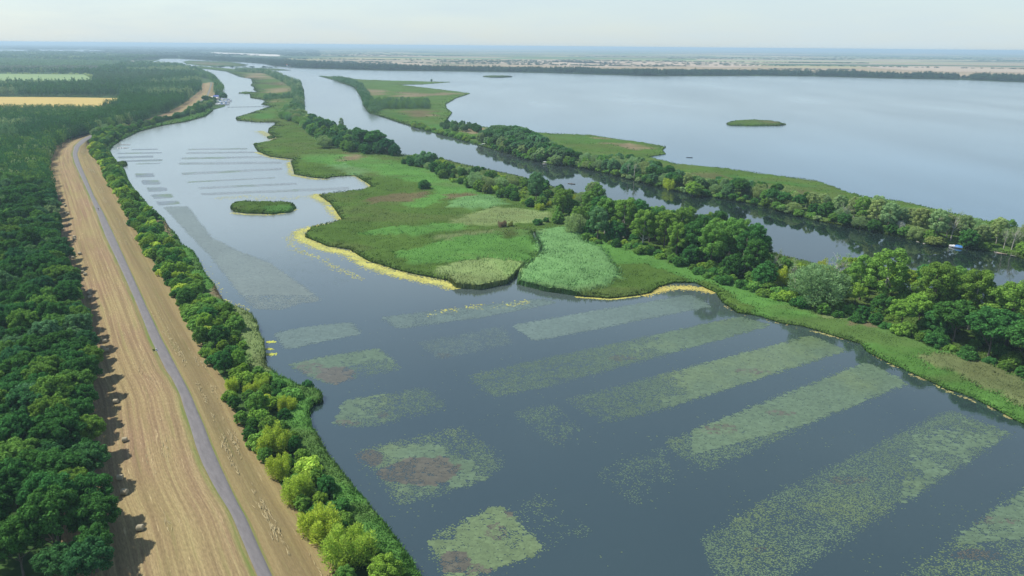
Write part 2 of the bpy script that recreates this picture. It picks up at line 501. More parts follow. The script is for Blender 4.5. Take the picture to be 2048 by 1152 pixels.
def hay_mat():
    mt, t, b = new_mat("mown_hay")
    b.inputs['Roughness'].default_value = 0.95
    b.inputs['Specular IOR Level'].default_value = 0.1
    N = t.nodes.new; K = t.links.new
    at = N("ShaderNodeAttribute"); at.attribute_name = "Strip"
    sp = N("ShaderNodeSeparateXYZ"); K(at.outputs['Vector'], sp.inputs[0])
    def noise(sx_, sy_, scale, detail, rgh=.55):
        mp = N("ShaderNodeMapping"); mp.inputs['Scale'].default_value = (sx_, sy_, 0)
        K(at.outputs['Vector'], mp.inputs['Vector'])
        n = N("ShaderNodeTexNoise"); n.inputs['Scale'].default_value = scale; n.inputs['Detail'].default_value = detail; n.inputs['Roughness'].default_value = rgh
        K(mp.outputs[0], n.inputs['Vector']); return n.outputs['Fac']
    def ramp(fac, stops):
        r = N("ShaderNodeValToRGB"); e = r.color_ramp.elements
        e[0].position, e[0].color = stops[0][0], (*stops[0][1], 1); e[1].position, e[1].color = stops[1][0], (*stops[1][1], 1)
        for p_, c_ in stops[2:]:
            k = e.new(p_); k.color = (*c_, 1)
        K(fac, r.inputs[0]); return r.outputs[0]
    def mix(f, a, b_, mode='MIX'):
        m_ = N("ShaderNodeMix"); m_.data_type = 'RGBA'; m_.blend_type = mode
        if isinstance(f, float): m_.inputs['Factor'].default_value = f
        else: K(f, m_.inputs['Factor'])
        K(a, m_.inputs['A']); K(b_, m_.inputs['B']); return m_.outputs['Result']
    rows = noise(1.0, 0.012, 0.75, 5, .65)
    patch = noise(1.0, 0.30, 0.07, 5)
    fine = noise(1.0, 0.25, 2.6, 4, .7)
    base = ramp(rows, [(.34, (0.105, 0.072, 0.038)), (.44, (0.180, 0.126, 0.069)), (.52, (0.228, 0.170, 0.086)), (.59, (0.31, 0.245, 0.122)), (.68, (0.205, 0.19, 0.078))])
    big = ramp(patch, [(.32, (0.235, 0.150, 0.098)), (.5, (0.228, 0.172, 0.086)), (.68, (0.245, 0.212, 0.090))])
    c = mix(.46, base, big)
    # loose dry hay left in windrows
    wind = noise(1.0, 0.07, 0.9, 6, .75)
    wr = N("ShaderNodeMapRange"); wr.inputs['From Min'].default_value = .60; wr.inputs['From Max'].default_value = .70; wr.inputs['To Max'].default_value = .75
    K(wind, wr.inputs['Value'])
    straw = N("ShaderNodeRGB"); straw.outputs[0].default_value = (0.48, 0.39, 0.21, 1)
    c = mix(wr.outputs[0], c, straw.outputs[0])
    fr = N("ShaderNodeMapRange"); fr.inputs['From Min'].default_value = .25; fr.inputs['From Max'].default_value = .75; fr.inputs['To Min'].default_value = .68; fr.inputs['To Max'].default_value = 1.3
    K(fine, fr.inputs['Value'])
    vs = N("ShaderNodeVectorMath"); vs.operation = 'SCALE'; K(c, vs.inputs[0]); K(fr.outputs[0], vs.inputs['Scale'])
    c = vs.outputs[0]
    # the water-side strip was cut later and is more golden
    sd_ = N("ShaderNodeMapRange"); sd_.inputs['From Min'].default_value = 1.4; sd_.inputs['From Max'].default_value = 1.6; sd_.inputs['To Max'].default_value = .42
    K(sp.outputs['Z'], sd_.inputs['Value'])
    gold = N("ShaderNodeRGB"); gold.outputs[0].default_value = (0.265, 0.212, 0.085, 1)
    c = mix(sd_.outputs[0], c, gold.outputs[0])
    # green verge beside the path (lateral distance on the left side) and grass by the tree edge
    gn = noise(1.0, 0.06, 0.8, 4)
    def band(lo0, lo1, hi0, hi1):
        a = N("ShaderNodeMapRange"); a.inputs['From Min'].default_value = lo0; a.inputs['From Max'].default_value = lo1; K(sp.outputs['X'], a.inputs['Value'])
        d = N("ShaderNodeMapRange"); d.inputs['From Min'].default_value = hi0; d.inputs['From Max'].default_value = hi1; d.inputs['To Min'].default_value = 1; d.inputs['To Max'].default_value = 0
        K(sp.outputs['X'], d.inputs['Value'])
        m_ = N("ShaderNodeMath"); m_.operation = 'MULTIPLY'; K(a.outputs[0], m_.inputs[0]); K(d.outputs[0], m_.inputs[1]); return m_.outputs[0]
    verge = band(-2.1, -0.8, 0.0, 0.01)
    verge2 = band(-0.01, 0.0, 0.35, 0.8)
    av = N("ShaderNodeMath"); av.operation = 'MAXIMUM'; K(verge, av.inputs[0]); K(verge2, av.inputs[1])
    gm = N("ShaderNodeMapRange"); gm.inputs['From Min'].default_value = .3; gm.inputs['From Max'].default_value = .62; K(gn, gm.inputs['Value'])
    vm = N("ShaderNodeMath"); vm.operation = 'MULTIPLY'; K(av.outputs[0], vm.inputs[0]); K(gm.outputs[0], vm.inputs[1])
    green = N("ShaderNodeRGB"); green.outputs[0].default_value = (0.12, 0.155, 0.038, 1)
    c = mix(vm.outputs[0], c, green.outputs[0])
    gp_ = noise(1.0, 0.05, 0.45, 5)
    g2 = N("ShaderNodeMapRange"); g2.inputs['From Min'].default_value = .56; g2.inputs['From Max'].default_value = .72; g2.inputs['To Max'].default_value = .55; K(gp_, g2.inputs['Value'])
    ol = N("ShaderNodeRGB"); ol.outputs[0].default_value = (0.17, 0.165, 0.058, 1)
    c = mix(g2.outputs[0], c, ol.outputs[0])
    K(c, b.inputs['Base Color'])
    bp = N("ShaderNodeBump"); bp.inputs['Strength'].default_value = .5; bp.inputs['Distance'].default_value = .15
    K(fine, bp.inputs['Height']); K(bp.outputs[0], b.inputs['Normal'])
    return mt
link("hay_field", mesh_np("hay_field", V, [np.vstack(q)], hay_mat(), uv=UV, smooth=True), kind='structure')

def asphalt_mat():
    mt, t, b = new_mat("asphalt")
    b.inputs['Roughness'].default_value = 0.85
    N = t.nodes.new; K = t.links.new
    at = N("ShaderNodeAttribute"); at.attribute_name = "Strip"
    n = N("ShaderNodeTexNoise"); n.inputs['Scale'].default_value = .8; n.inputs['Detail'].default_value = 8; n.inputs['Roughness'].default_value = .7
    mp = N("ShaderNodeMapping"); mp.inputs['Scale'].default_value = (1, .25, 0); K(at.outputs['Vector'], mp.inputs['Vector']); K(mp.outputs[0], n.inputs['Vector'])
    r = N("ShaderNodeValToRGB"); e = r.color_ramp.elements
    e[0].position = .3; e[0].color = (0.104, 0.096, 0.094, 1); e[1].position = .7; e[1].color = (0.158, 0.147, 0.144, 1)
    K(n.outputs['Fac'], r.inputs[0]); K(r.outputs[0], b.inputs['Base Color'])
    return mt
pv, pu = [], []
for k, (t_, dz) in enumerate([(-0.1, -0.25), (0, .02), (.25, .05), (.5, .06), (.75, .05), (1, .02), (1.1, -0.25)]):
    x = x1 + (x2 - x1) * t_
    pv.append(np.c_[x, ys, np.full_like(x, 4.03 + dz)]); pu.append(np.c_[x - mid, along, np.zeros_like(x)])
q = []
for c in range(6):
    r_ = np.arange(nr - 1); q.append(np.c_[c * nr + r_, (c + 1) * nr + r_, (c + 1) * nr + r_ + 1, c * nr + r_ + 1])
link("asphalt_path", mesh_np("asphalt_path", np.vstack(pv), [np.vstack(q)], asphalt_mat(), uv=np.vstack(pu)), kind='structure')

def on_levee(px, py):
    z = 1.5
    for _ in range(6):
        p = g(px, py, z); z = float(levee_z(p[0], p[1]))
    return float(p[0]), float(p[1]), z

# loose straw the baler left behind, lying along the rows
def straw():
    r = np.random.default_rng(44); out_ = []
    yy = 112 + (1000 - 112) * r.random(26000) ** 1.7
    side = r.random(26000) < .62
    u = r.random(26000)
    a = np.where(side, np.interp(yy, ys, x2) + .6, np.interp(yy, ys, xl) + 3); b = np.where(side, np.interp(yy, ys, xr) - .8, np.interp(yy, ys, x1) - 1.5)
    xx = a + (b - a) * u
    row = fbm((xx - np.interp(yy, ys, mid)) * .55, yy / 34, 61, 4); spotty = fbm(xx / 9, yy / 16, 62, 3)
    k = (row > .60) & (spotty > np.where(side, .45, .58)) & (r.random(26000) < .55); xx, yy = xx[k], yy[k]; n = len(xx)
    ang = np.arctan2(40.0, np.interp(yy + 40, ys, mid) - np.interp(yy, ys, mid)) + r.normal(0, .12, n)
    L_ = r.uniform(.8, 3.2, n) * np.clip(yy / 300, 1, 2.2); W_ = r.uniform(.04, .11, n) * np.clip(yy / 300, 1, 2.2)
    dx, dy = np.cos(ang), np.sin(ang); z = levee_z(xx, yy) + .16
    q = np.stack([np.c_[xx - dx * L_ / 2, yy - dy * L_ / 2, z], np.c_[xx + dy * W_, yy - dx * W_, z], np.c_[xx + dx * L_ / 2, yy + dy * L_ / 2, z], np.c_[xx - dy * W_, yy + dx * W_, z]], 1).reshape(-1, 3)
    c = np.repeat(np.array((.30, .245, .125)) * r.uniform(.8, 1.2, n)[:, None], 4, 0)
    link("loose_straw", mesh_np("loose_straw", q, [np.arange(4 * n).reshape(-1, 4)], M_ALGAE, c), label="pale loose straw lying in broken rows on both mown strips", cat="straw", kind='stuff')
straw()

# side road down to the marina and the ripe field in the woods
M_TRACK = simple("pale_track", (0.42, 0.38, 0.33), .9, .2, .3)
def ribbon(name, px, width, z, mat):
    a = resample(P(px, z), 6.0); d = np.gradient(a, axis=0); d /= np.linalg.norm(d, axis=1)[:, None]
    n = np.c_[-d[:, 1], d[:, 0]]; k = len(a)
    zz = np.full(k, z)
    vv = np.vstack([np.c_[a + n * width / 2, zz], np.c_[a - n * width / 2, zz]])
    r_ = np.arange(k - 1)
    return link(name, mesh_np(name, vv, [np.c_[r_, r_ + 1, k + r_ + 1, k + r_]], mat), kind='structure')
ribbon("track", [(419, 192.5), (425, 193), (431, 195), (434, 196.5)], 9, 3.2, M_TRACK)
YF = [(-90, 193.5), (120, 194.5), (246, 196.5), (240, 204), (212, 216), (60, 216), (-90, 214)]
v, tri, _ = cdt(P(YF, .8), [])
def wheat_mat():
    mt = simple("ripe_wheat", (0.40, 0.295, 0.065), .9, .18, .02)
    return mt
link("wheat_field", mesh_np("wheat_field", np.c_[v, np.full(len(v), 0.95)], [tri], wheat_mat()), kind='structure')

# ------------------------------------------------------------------ REEDS AND MARSH
C_RUSH = np.array((0.082, 0.148, 0.030))
C_REED = np.array((0.104, 0.240, 0.052))
C_BLUE = np.array((0.145, 0.285, 0.100))
C_PALE = np.array((0.235, 0.320, 0.118))
C_BROWN = np.array((0.150, 0.135, 0.065))
C_TAN = np.array((0.27, 0.225, 0.13))
C_DRY = np.array((0.050, 0.060, 0.024))

def zone_colour(pts, base, h, zones, seed):
    n = len(pts)
    d = np.hypot(pts[:, 0], pts[:, 1]); s = np.clip(d / 400, .7, 5)
    q = pts.copy()
    q[:, 0] += 5 * s * (fbm(pts[:, 0] / (9 * s), pts[:, 1] / (9 * s), seed + 5) - .5) * 2
    q[:, 1] += 7 * s * (fbm(pts[:, 0] / (9 * s), pts[:, 1] / (9 * s), seed + 6) - .5) * 2
    col = np.tile(base, (n, 1)).astype(float); hh = np.full(n, float(h))
    for zp, zc, zh in zones:
        k = inside(q, zp); col[k] = zc; hh[k] = zh
    f = fbm(pts[:, 0] / 22, pts[:, 1] / 14, seed + 40) * .55 + fbm(pts[:, 0] / 3.2, pts[:, 1] / 2.4, seed + 41) * .45
    col = col * (0.55 + 0.9 * f)[:, None]
    br = np.clip((fbm(pts[:, 0] / 45, pts[:, 1] / 18, seed + 60) - .54) * 4, 0, .32)[:, None]
    col = col * (1 - br) + C_BROWN * np.array((.8, .95, .8)) * br
    return col, hh

def reed_bed(name, px, base, h, zones, label, cat="reed bed", step=7, tuft=2.3, seed=0, rag=1.0, world=False, blade=1.0, zp=0.0):
    poly = rough(px if world else P(px, zp), rag, seed)
    zones = [(P(z, 1.5), c, hh) for z, c, hh in zones]
    pts = lod_points(poly, step, seed + 1)
    v, tri, be = cdt(poly, pts)
    d = np.hypot(v[:, 0], v[:, 1])
    col, hh = zone_colour(v, base, h, zones, seed)
    z = hh * (0.78 + 0.44 * fbm(v[:, 0] / 3, v[:, 1] / 3, seed + 2)) 
    z *= np.clip(d / 900, 1, 1.3)
    bi = np.unique(be); z[bi] *= np.where(hh[bi] > 2.3, .8, .30)
    V = [np.c_[v, z]]; C = [col * .9]; T = [tri]; Q = []
    nb = len(be); n0 = len(v)
    V += [np.c_[v[be[:, 0]], np.full(nb, -.4)], np.c_[v[be[:, 1]], np.full(nb, -.4)]]
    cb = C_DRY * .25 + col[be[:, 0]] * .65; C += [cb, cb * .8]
    i_ = np.arange(nb)
    Q.append(np.c_[be[:, 0], be[:, 1], n0 + nb + i_, n0 + i_])
    n0 += 2 * nb
    # single stems and leaves standing out of the bed
    r = np.random.default_rng(seed + 9)
    tp = lod_points(poly, tuft, seed + 3)
    e = v[be[:, 0]] + (v[be[:, 1]] - v[be[:, 0]]) * .5
    rim = []
    for a, b in be:
        L_ = np.linalg.norm(v[b] - v[a]); k = int(min(12, L_ / max(.28, math.hypot(*v[a]) / 900))) + 1
        tt = r.random(k)[:, None]; rim.append(v[a] + (v[b] - v[a]) * tt)
    rim = np.vstack(rim)
    allp = np.vstack([tp, rim]); isrim = np.r_[np.zeros(len(tp), bool), np.ones(len(rim), bool)]
    cc, hc = zone_colour(allp + r.normal(0, 1.6, allp.shape), base, h, zones, seed)
    dd = np.hypot(allp[:, 0], allp[:, 1])
    n = len(allp)
    hb = np.where(isrim, 0.0, hc * .75); ht = hc * r.uniform(1.0, 1.35, n) * np.where(isrim & (hc < 2.3), r.uniform(.4, .9, n), 1) * np.clip(dd / 900, 1, 1.3)
    wd = blade * r.uniform(.16, .34, n) * np.clip(dd / 260, 1, 5)
    an = r.uniform(0, 2 * math.pi, n)
    dx, dy = np.cos(an) * wd, np.sin(an) * wd
    lean = r.normal(0, .28, (n, 2)) * hc[:, None] * .5 + np.array((.12, -.05)) * hc[:, None]
    A = np.c_[allp[:, 0] - dx, allp[:, 1] - dy, hb]; B = np.c_[allp[:, 0] + dx, allp[:, 1] + dy, hb]
    Cc = np.c_[allp + lean, ht]
    br = r.uniform(.75, 1.35, n)[:, None]
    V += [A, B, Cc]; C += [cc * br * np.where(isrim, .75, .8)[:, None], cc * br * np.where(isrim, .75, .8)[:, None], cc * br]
    k = np.arange(n); T.append(np.c_[n0 + k, n0 + n + k, n0 + 2 * n + k])
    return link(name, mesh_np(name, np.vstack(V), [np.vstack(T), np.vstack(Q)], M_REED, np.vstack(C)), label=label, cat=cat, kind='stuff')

z5 = lambda l: [(600 + a / 2.88, 380 + b / 2.88) for a, b in l]
z6 = lambda l: [(1300 + a / 2.738, 380 + b / 2.738) for a, b in l]
za = lambda l: [(600 + a / 2.88, 60 + b / 2.88) for a, b in l]
z2 = lambda l: [(280 + a / 6.4, 80 + b / 6.4) for a, b in l]
z1 = lambda l: [(a / 2.88, 60 + b / 2.88) for a, b in l]
M_POND_SHORE = [(355, 133.6), (375, 135.3), (420, 139), (452, 143), (468, 149), (481, 154), (503, 158), (506, 166), (502, 171), (510, 175), (508, 180), (516, 184), (500, 188), (502, 196), (530, 200),
                (532, 204), (524, 209), (545, 213), (530, 218), (506, 226), (474, 236), (476, 241), (511, 244.5), (550, 244.5), (552, 250), (539, 258), (538, 266), (556, 277), (540, 284), (507, 289), (517, 303),
                (542, 313.5), (590, 319.5), (581, 323), (588, 349), (625, 355.5), (653, 357), (662, 354), (711, 351), (746, 374), (721, 382), (637, 391), (659, 405),
                (687, 442), (622, 457), (608, 474), (652, 492), (700, 499), (739, 523), (808, 544), (895, 561), (912, 575), (958, 579), (1010, 569), (1026, 556)]
CH_L = [(1032, 548), (1050, 530), (1078, 511), (1078, 500), (1066, 480), (1061, 466)]
CH_R = [(1069, 464), (1073, 480), (1085, 500), (1084, 512), (1054, 533), (1037, 552), (1033, 568)]
M_POND_SHORE2 = [(1086, 582), (1149, 592), (1218, 597), (1270, 592), (1300, 586), (1320, 573), (1345, 566), (1391, 566), (1432, 586), (1446, 606), (1475, 626), (1519, 633),
                 (1570, 648), (1603, 653), (1658, 669), (1720, 688), (1738, 706), (1782, 728), (1830, 750), (1892, 779), (1921, 786), (1976, 811), (2048, 850), (2200, 930), (2320, 1000)]
CANAL_L = [(2320, 740), (2048, 652), (1870, 592), (1724, 560), (1640, 535), (1530, 505), (1400, 463), (1300, 434), (1240, 414), (1120, 380), (1034, 353), (950, 335), (878, 318), (800, 310),
           (740, 290), (690, 266), (640, 247), (606, 233), (606, 205), (606, 180), (600, 167.5), (577, 161), (553, 150), (530, 142.5), (483, 140.5), (440, 136), (400, 132.8)]
MARSH = M_POND_SHORE + CH_L + CH_R + M_POND_SHORE2 + CANAL_L
zones_mid = [
    (z2([(1300, 430), (1600, 420), (1700, 500), (1500, 500), (1330, 470)]), C_TAN, .8),
    (z2([(1560, 640), (1700, 620), (1900, 600), (1900, 680), (1700, 690)]), C_TAN, .8),
    (z2([(1700, 520), (1800, 500), (1900, 560), (1880, 590)]), C_BROWN, .8),
    (z2([(1700, 760), (1800, 765), (1780, 800), (1680, 800)]), C_TAN, .8),
    (z2([(1450, 960), (1750, 880), (1760, 1000), (1500, 1020)]), C_REED * .8, 1.4),
    ([(600, 310), (680, 306), (760, 318), (900, 345), (960, 385), (1010, 400), (940, 398), (880, 385), (820, 360), (760, 352), (690, 335), (620, 325)], C_REED * .95, 1.6),
    ([(660, 330), (690, 326), (740, 345), (700, 350)], C_BLUE, 1.6),
    ([(690, 305), (720, 308), (710, 318), (680, 320)], C_TAN * .8, 1.2),
    (z5([(300, 60), (600, 20), (720, 0), (720, 30), (640, 62), (420, 80)]), C_BROWN * .9, 1.5),
    (z5([(570, 90), (700, 30), (900, 10), (800, 60), (700, 95)]), C_REED, 1.6),
    (z5([(830, 20), (1000, 10), (960, 40), (840, 40)]), C_BROWN, 1.4),
    (z5([(850, 90), (880, 60), (1000, 25), (1130, 45), (1190, 70), (1100, 105), (950, 105)]), C_BLUE, 2.2),
    (z5([(860, 190), (950, 140), (1100, 100), (1300, 110), (1460, 130), (1440, 190), (1230, 195), (1000, 200)]), C_PALE * .85, 1.8),
    (z5([(310, 245), (500, 225), (640, 205), (760, 190), (930, 190), (960, 220), (800, 240), (600, 262), (400, 262)]), C_REED * 1.0, 2.0),
    (z5([(740, 270), (900, 240), (1100, 230), (1100, 250), (940, 270), (800, 285)]), C_PALE * .7, 1.8),
    (z5([(540, 370), (640, 340), (760, 300), (940, 260), (1330, 225), (1345, 290), (1385, 350), (1300, 430), (1150, 415), (960, 400), (760, 420), (640, 422)]), C_REED * .95, 2.0),
    (z5([(1140, 250), (1230, 245), (1240, 280), (1170, 285)]), C_RUSH * .7, 2.2),
    (z5([(770, 465), (850, 430), (1030, 400), (1200, 410), (1295, 430), (1250, 500), (1180, 545), (1010, 575), (890, 560), (860, 490), (800, 490)]), C_PALE * .95, 2.8),
    (z5([(1030, 400), (1160, 415), (1295, 430), (1250, 500), (1190, 520), (1150, 470)]), C_PALE * .8 + C_REED * .25, 2.8),
    (z5([(1340, 250), (1450, 225), (1560, 220), (1650, 245), (1640, 290), (1720, 340), (1790, 420), (1870, 500), (1760, 560), (1600, 600), (1420, 590), (1240, 550), (1270, 490), (1390, 370)]), C_BLUE * 1.05, 2.8),
    (z5([(1650, 250), (1760, 290), (2016, 380), (2400, 480), (2300, 520), (2000, 425), (1800, 425), (1720, 340), (1640, 290)]), C_REED * .95, 1.3),
    (z6([(0, 330), (100, 360), (250, 430), (420, 490), (560, 540), (700, 590), (900, 620), (1100, 640), (1300, 740), (1500, 830), (1800, 920), (2048, 1010), (2600, 1280), (2600, 1700), (2048, 1260),
         (1800, 1080), (1500, 960), (1250, 840), (1050, 760), (850, 690), (650, 630), (480, 600), (440, 560), (250, 490), (100, 430), (0, 420)]), C_REED * .95, 1.2),
    (z6([(560, 560), (700, 590), (900, 620), (2600, 1280), (2600, 1800), (2048, 1340), (1500, 1060), (1150, 850), (830, 750), (640, 700), (520, 650)]), C_REED * .72 + C_RUSH * .2, 1.1),
    (z6([(480, 560), (700, 590), (860, 640), (900, 690), (700, 660), (500, 620)]), C_REED, 1.4),
    (z6([(1050, 715), (1230, 720), (1240, 745), (1100, 740)]), C_TAN * .8, 1.2),
    (z6([(940, 680), (1040, 680), (1060, 700), (960, 705)]), C_PALE * .8, 1.2),
    (z6([(1490, 890), (1600, 880), (1800, 930), (1950, 1000), (2100, 1080), (2048, 1180), (1850, 1080), (1650, 990), (1500, 930)]), C_TAN * .42 + C_REED * .40, 1.6),
]
reed_bed("marsh_reeds", MARSH, C_RUSH, 1.7, zones_mid, "broad green reed marsh between the pond and the canal, patched olive, bright green and straw", "marsh", 6, 1.75, 100, .9)
# second strip between canal and lake
TIP = [(638, 152.3), (669, 161), (708, 175), (722, 195), (728, 213), (739, 227), (767, 234.5), (819, 251.5), (850, 261.5), (895, 273), (930, 283), (947, 288), (1017, 308), (1051, 318), (1086, 327), (1156, 335),
       (1242, 353), (1300, 370), (1362, 384), (1483, 404), (1534, 415), (1629, 441), (1727, 459), (1848, 487), (1921, 494), (1994, 505), (2048, 518), (2320, 590)]
LAKE_SIDE = [(2320, 520), (2048, 463), (1950, 440), (1880, 424), (1837, 414), (1800, 405), (1738, 398), (1694, 387), (1669, 376), (1629, 363), (1519, 349), (1446, 338), (1355, 330), (1311, 319), (1296, 314), (1332, 309), (1324, 302),
             (1331, 295), (1294, 288), (1183, 272), (1083, 267), (968, 255), (930, 249), (892, 244), (897, 235), (903, 226), (893, 217), (891, 209), (912, 196), (938, 187.5), (895, 181.5), (850, 176),
             (794, 169.5), (843, 169), (899, 164.5), (808, 162.5), (715, 159.5), (683, 154)]
zones_r = [
    (za([(370, 340), (480, 340), (500, 370), (400, 380)]), C_TAN * .9, .8),
    (za([(450, 375), (700, 368), (860, 360), (940, 366), (700, 382), (520, 385)]), C_TAN * .85, .8),
    (za([(560, 360), (690, 362), (690, 368), (590, 368)]), C_TAN * .9, .8),
    (za([(560, 462), (780, 462), (760, 500), (650, 500)]), C_BROWN, .8),
    (za([(740, 490), (780, 488), (780, 492), (745, 494)]), C_TAN, .8),
    (za([(400, 455), (540, 462), (640, 500), (620, 520), (480, 490)]), C_REED * .6, 1.0),
    (za([(640, 540), (760, 520), (830, 560), (950, 610), (1000, 650), (900, 640), (700, 580)]), C_REED * .75, 1.0),
    (za([(900, 560), (1060, 556), (1060, 590), (980, 600)]), C_TAN * .9, .9),
    (za([(1580, 620), (1700, 615), (1900, 650), (2040, 670), (1950, 690), (1750, 650)]), C_TAN * .85, .9),
    (za([(1400, 600), (1600, 600), (1900, 650), (1650, 650), (1500, 640)]), C_REED * .45 + C_RUSH * .4, 1.2),
    ([(1330, 345), (1420, 345), (1560, 372), (1640, 385), (1600, 400), (1450, 372)], C_BROWN * .6 + C_REED * .2, 1.0),
    ([(1440, 349), (1520, 356), (1640, 372), (1660, 380), (1560, 368), (1470, 360)], C_REED * .7, 1.2),
]
reed_bed("marsh_reeds", TIP + LAKE_SIDE, C_RUSH * .95 + C_REED * .10, 1.6, zones_r, "long low green spit of reeds between the canal and the wide lake", "marsh", 6, 2.0, 200, .9)
reed_bed("reed_island", [(462, 417), (470, 409), (490, 406), (530, 408), (560, 407), (585, 410), (592, 417), (580, 425), (560, 426.5), (545, 429), (525, 428), (495, 427), (470, 424)],
         C_RUSH * .8, 2.0, [([(528, 410), (580, 409), (590, 418), (560, 424), (535, 420)], C_REED * .75, 1.6)], "small oval dark green reed island alone in the pond", "island", 4, 1.5, 300, .5)
reed_bed("reed_island", [(1453, 248), (1470, 243.5), (1505, 241.5), (1537, 243), (1572, 249.5), (1556, 252), (1505, 252.6), (1460, 251.5)],
         C_RUSH * .8 + C_REED * .1, 2.0, [([(1510, 243), (1550, 244), (1560, 247), (1530, 246)], C_BROWN, 1.2)], "flat green reed island out in the wide lake", "island", 3.5, 1.6, 320, .5)
reed_bed("reed_island", [(966, 153.5), (985, 152.4), (1010, 152.6), (1024, 154), (1005, 155.4), (980, 155.2)], C_RUSH * .7, 2.5, [], "tiny dark islet close under the far lake shore", "island", 2, 1.2, 330, .3)
reed_bed("reed_island", [(365, 123.7), (380, 121.3), (420, 123), (450, 123.4), (470, 125.5), (497, 130), (484, 133), (430, 133), (400, 131.5), (374, 127.5)], C_RUSH * .8, 1.5,
         [([(385, 124), (440, 126), (480, 131), (400, 129)], C_BROWN, .8)], "pale flat island where the far channels meet", "island", 3, 1.5, 340, .6)
reed_bed("reed_island", [(502, 136.4), (520, 136.6), (553, 137.8), (582, 141), (550, 141.2), (520, 139)], C_RUSH * .8, 1.5, [], "thin reed sliver in the far channel beyond the marsh tip", "island", 2, 1.2, 350, .4)
reed_bed("reed_island", [(478, 186.5), (492, 184.5), (508, 185), (506, 187), (492, 188.3)], C_RUSH * .8, 1.5, [], "small reed clump in the channel opposite the boat harbour", "island", 2, 1.2, 360, .4)
reed_bed("reed_island", [(234, 328), (245, 325), (253, 327), (254, 331), (246, 334), (235, 333)], C_RUSH * .7, 1.8, [], "small dark clump of sedge in the pond just off the left bank", "island", 3, 1.2, 370, .4)
reed_bed("reed_island", [(534, 275), (541, 272.6), (549, 274), (547, 277), (538, 277.5)], C_RUSH * .8, 1.5, [], "tiny reed tuft ringed by yellow algae beside the marsh", "island", 2, 1.2, 380, .3)
# reed fringe along the left bank
bank = rough(P(BANK[:46]), .7, 11, False)
bk = bank[(bank[:, 1] < 950)]
wid = 4.0 + 6.5 * fbm(bk[:, 1] / 25, bk[:, 1] * 0, 31)
inner = bk.copy(); inner[:, 0] -= wid
bpoly = np.vstack([bk + np.c_[np.full(len(bk), .25), np.zeros(len(bk))], inner[::-1]])
zb = [([(455, 600), (480, 605), (530, 660), (545, 750), (505, 735), (490, 680), (455, 640)], C_PALE * .75, 2.4), ([(300, 440), (340, 440), (350, 480), (320, 480)], C_TAN * .8, 1.8),
      ([(430, 560), (460, 600), (450, 625), (420, 590)], C_TAN * .7, 2.0)]
reed_bed("bank_reeds", bpoly, C_REED * .9, 2.0, zb, "bright green reed fringe along the left bank of the pond", "reed bed", 5, 1.7, 400, .4, world=True)
fb = [(217, 301), (226, 291), (240, 281), (275, 264), (320, 252), (370, 244), (410, 233), (425, 221), (418, 216), (395, 226), (360, 237), (310, 245), (268, 256), (235, 272), (222, 284), (214, 296)]
reed_bed("bank_reeds", fb, C_REED * .62, 2.2, [], "dull green reed band curving along the far bank below the harbour", "reed bed", 4, 1.8, 420, .4)

# ------------------------------------------------------------------ FLOATING PLANTS AND ALGAE
G1_ = np.array((0.082, 0.124, 0.068)); G2_ = np.array((0.106, 0.150, 0.066)); BR_ = np.array((0.088, 0.083, 0.058)); GY_ = np.array((0.082, 0.116, 0.094))
YL_ = np.array((0.40, 0.385, 0.095))
def flakes(name, pts, size, col, z, mat, label, cat, seed, kind='stuff', squash=.75, zj=.012, group=None):
    r = np.random.default_rng(seed); n = len(pts)
    a = r.uniform(0, 2 * math.pi, n)
    s = size * r.uniform(.65, 1.3, n)
    vs = []
    for k in range(5):
        an = a + k * 2 * math.pi / 5 + r.uniform(-.3, .3, n)
        rr = s * .5 * r.uniform(.75, 1.2, n)
        vs.append(np.c_[pts[:, 0] + np.cos(an) * rr, pts[:, 1] + np.sin(an) * rr * squash, z + zj * r.random(n)])
    V = np.stack(vs, 1).reshape(-1, 3)
    i = np.arange(n)[:, None] * 5 + np.arange(5)[None]
    c = np.repeat(col * r.uniform(.78, 1.22, n)[:, None], 5, 0)
    return link(name, mesh_np(name, V, [i], mat, c), label=label, cat=cat, kind=kind, group=group)

